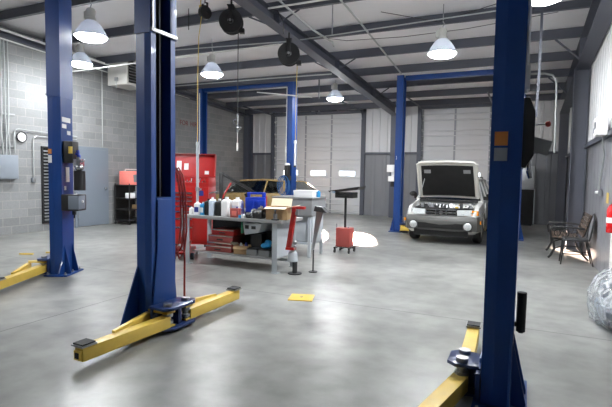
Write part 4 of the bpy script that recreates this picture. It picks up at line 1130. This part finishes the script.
def bodyloft(stations):
    """stations: (y, w, zb, zsill, belt, xi, zi, zc): half width, underside, side crease, shoulder height, inner edge x, inner z, centre z"""
    rings = []
    for y, w, zb, zs, zt, xi, zi, zc in stations:
        h = [(w * .86, zb), (w * .97, zb + .06), (w, zs), (w * .985, zt - .12), (w * .95, zt - .02), (w * .9, zt), (xi + .02, zt + .012), (xi, zi)]
        ring = [(x, y, z) for x, z in h] + [(0, y, zc)] + [(-x, y, z) for x, z in reversed(h)] + [(0, y, zb)]
        rings.append(ring)
    return MB().loft(rings)

def greenhouse(t, zb, zr, y1, y2, y3, y4, wb, wr, paint, yb=None, yc=None, crown=.04):
    A0 = [Vector((s * wb, y1, zb)) for s in (-1, 1)]; A1 = [Vector((s * wr, y2, zr)) for s in (-1, 1)]
    C1 = [Vector((s * wr, y3, zr)) for s in (-1, 1)]; C0 = [Vector((s * wb, y4, zb)) for s in (-1, 1)]
    # roof
    rings = []
    for i in range(9):
        y = y2 + (y3 - y2) * i / 8; bow = .03 * math.sin(PI * i / 8)
        top = [(wr * u, y, zr + bow + crown * (1 - u * u)) for u in (-1, -.7, -.35, 0, .35, .7, 1)]
        bot = [(wr * u, y, zr + bow + crown * (1 - u * u) - .03) for u in (1, .7, .35, 0, -.35, -.7, -1)]
        rings.append(top + bot)
    rf = obj('roof', MB().loft(rings), paint, t)
    mb = MB()
    for i in (0, 1):
        mb.tube([A0[i], A0[i].lerp(A1[i], .5) + Vector((0, -.015, .015)), A1[i], A1[i].lerp(C1[i], .5) + Vector((0, 0, .03)), C1[i], C1[i].lerp(C0[i], .5) + Vector((0, .03, .03)), C0[i]], .034, 8)
        for yy in (yb, yc):
            if yy is not None:
                b0 = Vector(((-1, 1)[i] * wb, yy, zb)); b1 = Vector(((-1, 1)[i] * wr, yy + .04, zr + .02)); mb.tube([b0, b1], .035, 6)
    mb.tube([A1[0], A1[1]], .03, 6); mb.tube([C1[0], C1[1]], .03, 6)
    obj('pillar', mb, paint, t)
    g = .004
    obj('windshield', MB().quadplate(A0[0], A0[1], A1[1], A1[0], g), 'car_glass', t)
    obj('rear_window', MB().quadplate(C0[1], C0[0], C1[0], C1[1], g), 'car_glass', t)
    for i in (0, 1): obj('side_window', MB().quadplate(A0[i], C0[i], C1[i], A1[i], g), 'car_glass', t)
    for sx in (-.36, .36):
        st = MB().box(sx - .23, sx + .23, y1 + .75, y1 + 1.2, zb - .3, zb - .15).box(sx - .22, sx + .22, y1 + 1.15, y1 + 1.28, zb - .2, zb + .2).box(sx - .12, sx + .12, y1 + 1.2, y1 + 1.28, zb + .2, zb + .36)
        obj('seat', st, 'seat_grey', t, .03)
    obj('dashboard', MB().box(-wb * .9, wb * .9, y1 + .15, y1 + .5, zb - .05, zb + .06), 'seat_grey', t, .03)
    return rf

# --- silver wagon, nose at local y=0 looking at -y
t = thing('station_wagon', 'silver station wagon with its hood raised parked between the far posts', 'car', (-1.74, 10.93, 0))
w = .85
st = [(.10, .76, .30, .5, .74, .68, .72, .70), (.16, .80, .26, .5, .80, .70, .79, .78), (.34, .83, .24, .5, .86, .69, .80, .78),
      (.36, .83, .24, .5, .87, .69, .52, .50), (1.0, .85, .24, .5, .93, .69, .52, .5), (1.16, .85, .24, .5, .96, .69, .52, .5),
      (1.18, .85, .24, .5, .97, .69, .96, .97), (1.5, .85, .24, .5, .98, .6, .97, .97), (2.6, .85, .24, .5, .99, .6, .98, .98),
      (3.9, .85, .24, .5, 1.0, .6, .99, .99), (4.45, .83, .28, .5, 1.0, .6, .99, .99), (4.6, .78, .34, .5, .96, .6, .95, .95)]
bd = obj('body', bodyloft(st), 'silver_paint', t)
RW = .31
cut = []
for y in (.86, 3.52):
    for s in (-1, 1): cut.append(MB().cyl((s * .58, y, RW + .02), (s * 1.0, y, RW + .02), .375, n=32))
carve(bd, cut)
for y in (.86, 3.52):
    for s in (-1, 1): wheel(t, s * .735, y, RW, s, 'steel', .2)
greenhouse(t, .98, 1.46, 1.22, 1.85, 4.15, 4.5, .78, .6, 'silver_paint', 2.35, 3.3)
obj('roof_rail', MB().tube([(-.55, 2.0, 1.51), (-.56, 2.1, 1.55), (-.56, 3.9, 1.55), (-.55, 4.0, 1.51)], .016, 7).tube([(.55, 2.0, 1.51), (.56, 2.1, 1.55), (.56, 3.9, 1.55), (.55, 4.0, 1.51)], .016, 7), 'black', t)
obj('cowl', MB().box(-.7, .7, 1.1, 1.24, .93, .985), 'black', t, .01)
# lower cladding down the sides
for s in (-1, 1):
    obj('side_cladding', MB().prism([(1.26, .23), (3.12, .23), (3.12, .52), (1.26, .52)], 'x', s * .845, s * .868), 'cladding', t, .006)
    for yy in (.86, 3.52):
        obj('wheel_arch_trim', MB().tube([(s * .85, yy + .395 * math.cos(a), RW + .02 + .395 * math.sin(a)) for a in [PI * j / 14 for j in range(15)]], .022, 6), 'cladding', t)
    d1 = obj('door', MB().prism([(1.34, .53), (2.32, .53), (2.32, .95), (1.34, .93)], 'x', s * .842, s * .858), 'silver_paint', t, .004)
    obj('door_handle', MB().box(s * .858 - .008, s * .858 + .012, 2.12, 2.26, .83, .865), 'black', d1)
    d2 = obj('door', MB().prism([(2.34, .53), (3.1, .53), (3.18, .7), (3.3, .95), (2.34, .95)], 'x', s * .842, s * .858), 'silver_paint', t, .004)
    obj('door_handle', MB().box(s * .858 - .008, s * .858 + .012, 3.05, 3.19, .84, .875), 'black', d2)
    mi = obj('mirror', MB().ell((s * .95, 1.47, 1.1), .1, .05, .065), 'black', t)
    obj('mirror_arm', MB().box(min(s * .8, s * .92), max(s * .8, s * .92), 1.45, 1.5, .98, 1.08), 'black', mi)
# bumper
rings = []
for x in [-.86, -.84, -.78, -.6, -.3, 0, .3, .6, .78, .84, .86]:
    u = abs(x) / .86; yy = .0 + .16 * u ** 3 + (.14 if u > .97 else 0)
    rings.append([(x, yy, .33), (x, yy - .02, .40), (x, yy - .045, .5), (x, yy - .04, .58), (x, yy - .0, .66), (x, yy + .14, .66), (x, yy + .16, .3)])
bp = obj('front_bumper', MB().loft(rings), 'cladding', t)
obj('air_intake', MB().box(-.5, .5, -.036, -.015, .38, .5).box(-.34, .34, -.05, -.03, .395, .45), 'hole', bp)
obj('lower_valance', MB().box(-.6, .6, .04, .2, .2, .34), 'hole', bp)
for s in (-1, 1):
    fl = obj('fog_lamp_bezel', MB().lathe([(.0, 0), (.1, 0), (.108, .02), (.1, .05), (0, .05)], 24, T(s * .6, -.005, .45) @ rotx(PI / 2)), 'black', bp)
    obj('fog_lamp', MB().lathe([(0, .075), (.05, .07), (.086, .052), (.086, .03), (0, .03)], 24, T(s * .6, -.005, .45) @ rotx(PI / 2)), 'lamp_glass', fl)
    hl = obj('headlight', MB().loft([[(s * x, y, z) for x, y, z in ((.36, .09, .69), (.66, .12, .69), (.66, .14, .815), (.36, .11, .8))],
                                      [(s * x, y, z) for x, y, z in ((.36, .055, .685), (.66, .09, .685), (.66, .115, .81), (.36, .08, .8))]]), 'lamp_glass', t)
    obj('turn_signal', MB().loft([[(s * x, y, z) for x, y, z in ((.665, .09, .69), (.79, .15, .69), (.78, .18, .79), (.665, .115, .805))],
                                   [(s * x, y, z) for x, y, z in ((.665, .16, .69), (.81, .24, .69), (.8, .26, .79), (.665, .16, .805))]]), 'amber' if s > 0 else 'lamp_glass', t)
    obj('side_marker', MB().box(s * .85 - .012, s * .85 + .012, .16, .3, .5, .57), 'amber', bp)
gr = obj('grille', MB().box(-.35, .35, .07, .1, .675, .8), 'hole', t)
obj('grille_bar', MB().box(-.34, .34, .052, .075, .73, .745).box(-.345, .345, .05, .08, .79, .81).box(-.345, .345, .05, .08, .67, .685).box(-.345, -.33, .05, .08, .67, .81)
    .box(.33, .345, .05, .08, .67, .81).box(-.12, -.108, .055, .07, .68, .8).box(.108, .12, .055, .07, .68, .8), 'chrome', gr)
obj('badge', MB().cyl((0, .04, .74), (0, .055, .74), .045, n=20, m=Matrix.Diagonal((1, 1, 1, 1))), 'chrome', gr)
# hood raised (hinged at the cowl)
hp = T(0, 1.16, 1.02) @ rotx(math.radians(-56))
def hoodpts(y0, y1, wf, wr_, z0, z1, dome=.04):
    rings = []
    for i in range(9):
        u = i / 8; y = y0 + (y1 - y0) * u; ww = wr_ + (wf - wr_) * u
        ed = 1 - .06 * max(0, (u - .8) / .2) ** 2
        top = [(ww * ed * q, -y, z1 + dome * (1 - q * q)) for q in (-1, -.75, -.4, 0, .4, .75, 1)]
        bot = [(ww * ed * q, -y, z0 + dome * (1 - q * q)) for q in (1, .75, .4, 0, -.4, -.75, -1)]
        rings.append(top + bot)
    return MB().loft(rings, hp)
hd = obj('hood', hoodpts(0, 1.06, .7, .72, 0, .022), 'cream', t)
rim = MB()
edge = [(-.70, -.04), (-.695, -.5), (-.68, -1.0), (-.6, -1.045), (0, -1.05), (.6, -1.045), (.68, -1.0), (.695, -.5), (.70, -.04)]
rim.tube([hp @ Vector((x, y, -.0 + .04 * (1 - (x / .7) ** 2))) for x, y in edge], .036, 6)
obj('hood_rim', rim, 'cream', hd)
mb = MB(); rings = []
for i in range(7):
    u = i / 6; y = .07 + (.95 - .07) * u
    ww = .63 - .03 * u
    rings.append([(ww * q, -y, -.012 + .04 * (1 - (q * .9) ** 2)) for q in (-1, -.5, 0, .5, 1)] + [(ww * q, -y, -.002 + .04 * (1 - (q * .9) ** 2)) for q in (1, .5, 0, -.5, -1)])
obj('hood_liner', MB().loft(rings, hp), 'hole', hd)
for s in (-1, 1):
    obj('hood_sticker', MB().box(s * .46 - .08, s * .46 + .08, -.84, -.74, -.0, .004, hp), 'washer', hd)
obj('hood_prop', MB().cyl((-.6, .32, .84), (-.5, .62, 1.5), .008, n=6), 'galv', t)
# engine bay
random.seed(11)
eb = obj('engine', MB().box(-.3, .3, .5, 1.0, .5, .74).cyl((-.2, .62, .78), (.2, .62, .78), .06).cyl((-.26, .75, .8), (.26, .75, .8), .045).box(-.16, .16, .82, .98, .74, .84), 'iron', t, 0)
mb = MB()
for i in range(7): mb.tube([(-.28 + .08 * i, .55, .76), (-.27 + .08 * i, .62, .88), (-.25 + .08 * i, .8, .86), (-.2 + .06 * i, .92, .82)], .018, 7)
obj('intake_runner', mb, 'steel', eb)
obj('alternator', MB().cyl((.06, .44, .74), (.06, .56, .74), .07, n=16).cyl((-.16, .44, .72), (-.16, .54, .72), .06, n=16), 'steel', eb)
obj('battery', MB().box(.42, .64, .5, .78, .55, .82), 'black', t, .01)
obj('air_cleaner', MB().box(-.66, -.38, .46, .8, .56, .84).cyl((-.38, .6, .78), (-.2, .62, .8), .05), 'black', t, .02)
obj('washer_bottle', MB().box(.46, .62, .84, 1.02, .58, .86).cyl((.54, .93, .86), (.54, .93, .9), .03), 'white', t, .02)
obj('coolant_cap', MB().cyl((.3, .4, .8), (.3, .4, .86), .04, n=14).cyl((.34, .72, .8), (.34, .72, .9), .035), 'yellow', t)
for s in (-1, 1): obj('strut_tower', MB().cyl((s * .6, .92, .6), (s * .6, .92, .88), .09, .06), 'cream', t)
obj('radiator_support', MB().box(-.66, .66, .3, .36, .78, .83).box(-.4, .4, .36, .42, .55, .78), 'black', t)
mb = MB()
for i in range(9):
    x = random.uniform(-.55, .55)
    mb.tube([(x, random.uniform(.42, .6), .8), (x + random.uniform(-.1, .1), .65, .88), (x + random.uniform(-.2, .2), .85, .86), (x * .8, 1.02, .84)], .014, 6)
obj('hoses', mb, 'rubber', t)
for i in range(22):
    x = random.uniform(-.62, .62); y = random.uniform(.42, .98)
    obj('relay_box', MB().box(x - .035, x + .035, y - .03, y + .03, .76, .86 + random.random() * .07), ('chrome', 'white', 'steel', 'iron')[i % 4], t, .004)

# --- gold coupe, side on in front of the wide door, nose to the left
t = thing('gold_coupe', 'gold coupe parked crosswise behind the workbench with a white tail', 'car', (-10.97, 15.2, 0), -R90)
t.rotation_euler = (0, 0, math.radians(90)); t.scale = (1, .93, 1)
# local: nose at y=0, tail at y=-? (rotated so that local -y -> world +x)
st = [(.0, .7, .36, .5, .62, .5, .62, .62), (.12, .8, .26, .5, .70, .55, .7, .7), (.6, .86, .2, .5, .78, .6, .8, .82), (1.2, .88, .2, .5, .84, .6, .86, .88),
      (2.2, .88, .2, .5, .88, .6, .88, .88), (3.6, .88, .2, .5, .88, .6, .88, .88), (4.2, .86, .24, .5, .84, .6, .84, .85), (4.5, .82, .3, .5, .8, .6, .8, .8), (4.6, .74, .4, .5, .7, .55, .7, .7)]
st = [(-y, *r_) for y, *r_ in st]
bd = obj('body', bodyloft(st), 'gold_paint', t)
cut = []
for y in (-.95, -3.65):
    for s in (-1, 1): cut.append(MB().cyl((s * .58, y, .33), (s * 1.0, y, .33), .37, n=32))
carve(bd, cut)
for y in (-.95, -3.65):
    for s in (-1, 1): wheel(t, s * .76, y, .32, s, 'chrome', .2)
def mirror_gh():
    A = [Vector((s * .8, -.95, .86)) for s in (-1, 1)]; A1 = [Vector((s * .6, -1.55, 1.29)) for s in (-1, 1)]
    C1 = [Vector((s * .6, -3.72, 1.28)) for s in (-1, 1)]; C0 = [Vector((s * .8, -4.45, .84)) for s in (-1, 1)]
    rings = []
    for i in range(11):
        u = i / 10; y = -1.55 + (-3.72 + 1.55) * u; z = 1.29 + .06 * math.sin(PI * u)
        rings.append([(.6 * q, y, z + .03 * (1 - q * q)) for q in (-1, -.6, 0, .6, 1)] + [(.6 * q, y, z - .03 + .03 * (1 - q * q)) for q in (1, .6, 0, -.6, -1)])
    obj('roof', MB().loft(rings), 'gold_paint', t)
    for i in (0, 1):
        mb = MB(); mw = MB()
        s = (-1, 1)[i]
        mb.tube([A1[i], A1[i].lerp(C1[i], .5) + Vector((0, 0, .06)), C1[i]], .035, 7)
        mw.tube([A[i], A[i].lerp(A1[i], .5) + Vector((0, 0, .015)), A1[i]], .028, 7)
        mb.prism([(-3.2, .86), (-4.45, .84), (-3.75, 1.28), (-3.6, 1.3), (-3.5, 1.1)], 'x', s * .74 - .02, s * .74 + .02)
        mb.tube([Vector((s * .8, -2.75, .86)), Vector((s * .61, -2.8, 1.34))], .03, 6)
        obj('pillar', mb, 'gold_paint', t)
        obj('windshield_trim', mw, 'chrome', t)
    obj('windshield', MB().quadplate(A[0], A[1], A1[1], A1[0], .004), 'car_glass', t)
    obj('rear_window', MB().quadplate(C0[0], C0[1], C1[1], C1[0], .004), 'car_glass', t)
    for i in (0, 1):
        s = (-1, 1)[i]
        obj('side_window', MB().quadplate(A[i], (s * .8, -3.4, .86), (s * .6, -3.6, 1.3), A1[i], .004), 'car_glass', t)
    for sx in (-.36, .36):
        obj('seat', MB().box(sx - .23, sx + .23, -2.4, -1.9, .6, .74).box(sx - .22, sx + .22, -2.55, -2.4, .6, 1.08), 'seat_grey', t, .03)
    obj('rear_seat', MB().box(-.62, .62, -3.5, -3.3, .6, 1.0), 'seat_grey', t, .03)
    obj('steering_wheel', MB().tube([(.36 + .17 * math.cos(a), -1.62, .93 + .17 * math.sin(a)) for a in [2 * PI * j / 18 for j in range(18)]], .014, 6, closed=True), 'black', t)
mirror_gh()
obj('tail_panel', MB().box(-.7, .7, -4.63, -4.45, .56, .83), 'car_white', t, .02)
obj('rear_spoiler', MB().box(-.78, .78, -4.55, -4.3, .84, .88), 'car_white', t, .02)
obj('front_bumper', MB().box(-.78, .78, -.06, .04, .34, .5), 'chrome', t, .02)
obj('rear_bumper', MB().box(-.76, .76, -4.7, -4.58, .36, .5), 'chrome', t, .02)
for s in (-1, 1):
    obj('headlight', MB().cyl((s * .55, .01, .6), (s * .55, -.1, .6), .09, n=18), 'lamp_glass', t)
    d1 = obj('door', MB().prism([(-1.35, .28), (-2.72, .28), (-2.72, .82), (-1.35, .8)], 'x', s * .872, s * .888), 'gold_paint', t, .004)
    obj('door_handle', MB().box(s * .888 - .01, s * .888 + .012, -2.62, -2.48, .7, .73), 'chrome', d1)
    obj('mirror', MB().ell((s * .92, -1.4, .93), .06, .06, .05), 'chrome', t)
    obj('tail_light', MB().box(s * .55 - .14, s * .55 + .14, -4.645, -4.625, .6, .72), 'red', t)

# ------------------------------------------------------------------ seating by the right wall
# park bench facing -x
t = thing('park_bench', 'slatted wooden park bench with curly black iron ends by the right wall', 'bench', (.78, 10.75, 0))
mb = MB()
for i in range(5): mb.box(-.28 + .1 * i, -.2 + .1 * i, -.55, .55, .42 - .008 * i, .445 - .008 * i)
obj('seat', mb, 'wood', t, .004)
mb = MB()
for i in range(6): mb.box(0, .022, -.55, .55, .04 + .075 * i, .1 + .075 * i, T(.2, 0, .42) @ roty(.3))
obj('backrest', mb, 'wood', t, .004)
for s in (-1, 1):
    y = s * .5
    mb = MB().tube([(-.34, y, .012), (-.3, y, .06), (-.24, y, .2), (-.26, y, .34), (-.3, y, .41), (0, y, .4), (.2, y, .39), (.26, y, .52), (.34, y, .86)], .022, 7)
    mb.tube([(.2, y, .39), (.2, y, .25), (.25, y, .1), (.32, y, .03), (.345, y, .012)], .022, 7)
    mb.tube([(-.3, y, .41), (-.33, y, .55), (-.3, y, .62), (-.1, y, .63), (.1, y, .62), (.27, y, .6)], .02, 7)
    mb.tube([(-.24, y, .2), (-.1, y, .26), (.1, y, .26), (.2, y, .25)], .014, 6)
    for k2 in range(3):
        cx = -.2 + .15 * k2
        mb.tube([(cx + .05 * math.cos(a), y, .51 + .07 * math.sin(a)) for a in [2 * PI * j / 14 for j in range(14)]], .008, 5, closed=True)
    obj('end_frame', mb, 'black', t)
# grey vinyl side chair
t = thing('side_chair', 'dark metal side chair with grey vinyl back in front of the park bench', 'chair', (.86, 9.8, 0))
obj('seat', MB().prism([(-.22, -.2), (.18, -.17), (.2, .17), (-.22, .2)], 'z', .43, .475), 'iron', t, .012)
obj('backrest', MB().ell((0, 0, 0), .025, .2, .24, 16, 10, T(.235, 0, .68) @ roty(.16)), 'grey_seat', t)
obj('back_frame', MB().tube([(.19, -.18, .45), (.215, -.2, .6), (.245, -.19, .8), (.262, -.1, .9), (.265, .0, .925), (.262, .1, .9), (.245, .19, .8), (.215, .2, .6), (.19, .18, .45)], .014, 7), 'black', t)
for x, y, dx, dy in ((-.2, -.17, -.04, -.02), (-.2, .17, -.04, .02), (.17, -.15, .1, -.02), (.17, .15, .1, .02)):
    obj('leg', MB().cyl((x, y, .43), (x + dx, y + dy, 0.0), .017, .011, 10), 'black', t)
obj('stretcher', MB().cyl((-.22, -.18, .2), (.22, -.16, .2), .009).cyl((-.22, .18, .2), (.22, .16, .2), .009), 'black', t)

# plastic wrapped bundle, right edge
t = thing('wrapped_bundle', 'bulky grey item wrapped in crinkled clear plastic on the floor at the right edge', 'bundle', (.92, 5.95, 0))
obj('seat', MB().box(-.16, .16, -.42, .3, .06, .22).box(.02, .18, -.4, .3, .2, .46).box(-.1, .15, .2, .42, .1, .4), 'grey_box', t, .05)
rings = []
random.seed(21)
for i in range(17):
    u = i / 16; y = -.7 + 1.4 * u; e = math.sin(PI * min(max(u, .03), .97)) ** .45
    ring = []
    for j in range(18):
        a = 2 * PI * j / 18
        rx = .25 * e * (1 + random.uniform(-.1, .1)); rz_ = .3 * e * (1 + random.uniform(-.08, .08))
        x = max(-.24, min(.22, rx * math.copysign(abs(math.cos(a)) ** .6, math.cos(a)))); z = .29 + 1.1 * rz_ * math.copysign(abs(math.sin(a)) ** .6, math.sin(a))
        if x < 0 and z > .3: z -= (-x) * .75
        ring.append((x, y, max(.004, z)))
    rings.append(ring)
obj('plastic_wrap', MB().loft(rings), 'film', t)

# ------------------------------------------------------------------ light, world, camera
sun = bpy.data.lights.new('sun', 'SUN'); sun.energy = 520; sun.angle = math.radians(3.2); sun.color = (1, .74, .56)
so = bpy.data.objects.new('sun', sun); COL.objects.link(so)
so.rotation_euler = Vector((2.65, -6.5, -1.6)).to_track_quat('-Z', 'Y').to_euler()
so.location = (-12, 40, 12)
wd = bpy.data.worlds.new('sky'); SC.world = wd; wd.use_nodes = True
nt = wd.node_tree; bg = nt.nodes['Background']
bg.inputs[0].default_value = (.85, .92, 1, 1); bg.inputs[1].default_value = 6

cam = bpy.data.cameras.new('camera'); co = bpy.data.objects.new('camera', cam); COL.objects.link(co)
F = 468.95; yaw = math.radians(25.11); pitch = math.radians(3.5305); roll = math.radians(.9607)
cam.sensor_width = 36; cam.lens = 36 * F / 612; cam.clip_start = .05; cam.clip_end = 200
fwd = Vector((-math.sin(yaw) * math.cos(pitch), math.cos(yaw) * math.cos(pitch), -math.sin(pitch)))
right = Vector((math.cos(yaw), math.sin(yaw), 0)); up = right.cross(fwd)
r2 = right * math.cos(roll) + up * math.sin(roll); u2 = -right * math.sin(roll) + up * math.cos(roll)
co.matrix_world = Matrix(((r2.x, u2.x, -fwd.x, 0), (r2.y, u2.y, -fwd.y, 0), (r2.z, u2.z, -fwd.z, 1.55), (0, 0, 0, 1)))
SC.camera = co
vs = SC.view_settings
SC.display_settings.display_device = 'sRGB'
vs.view_transform = 'Standard'; vs.look = 'None'; vs.gamma = 1; vs.use_curve_mapping = False; vs.exposure = .35
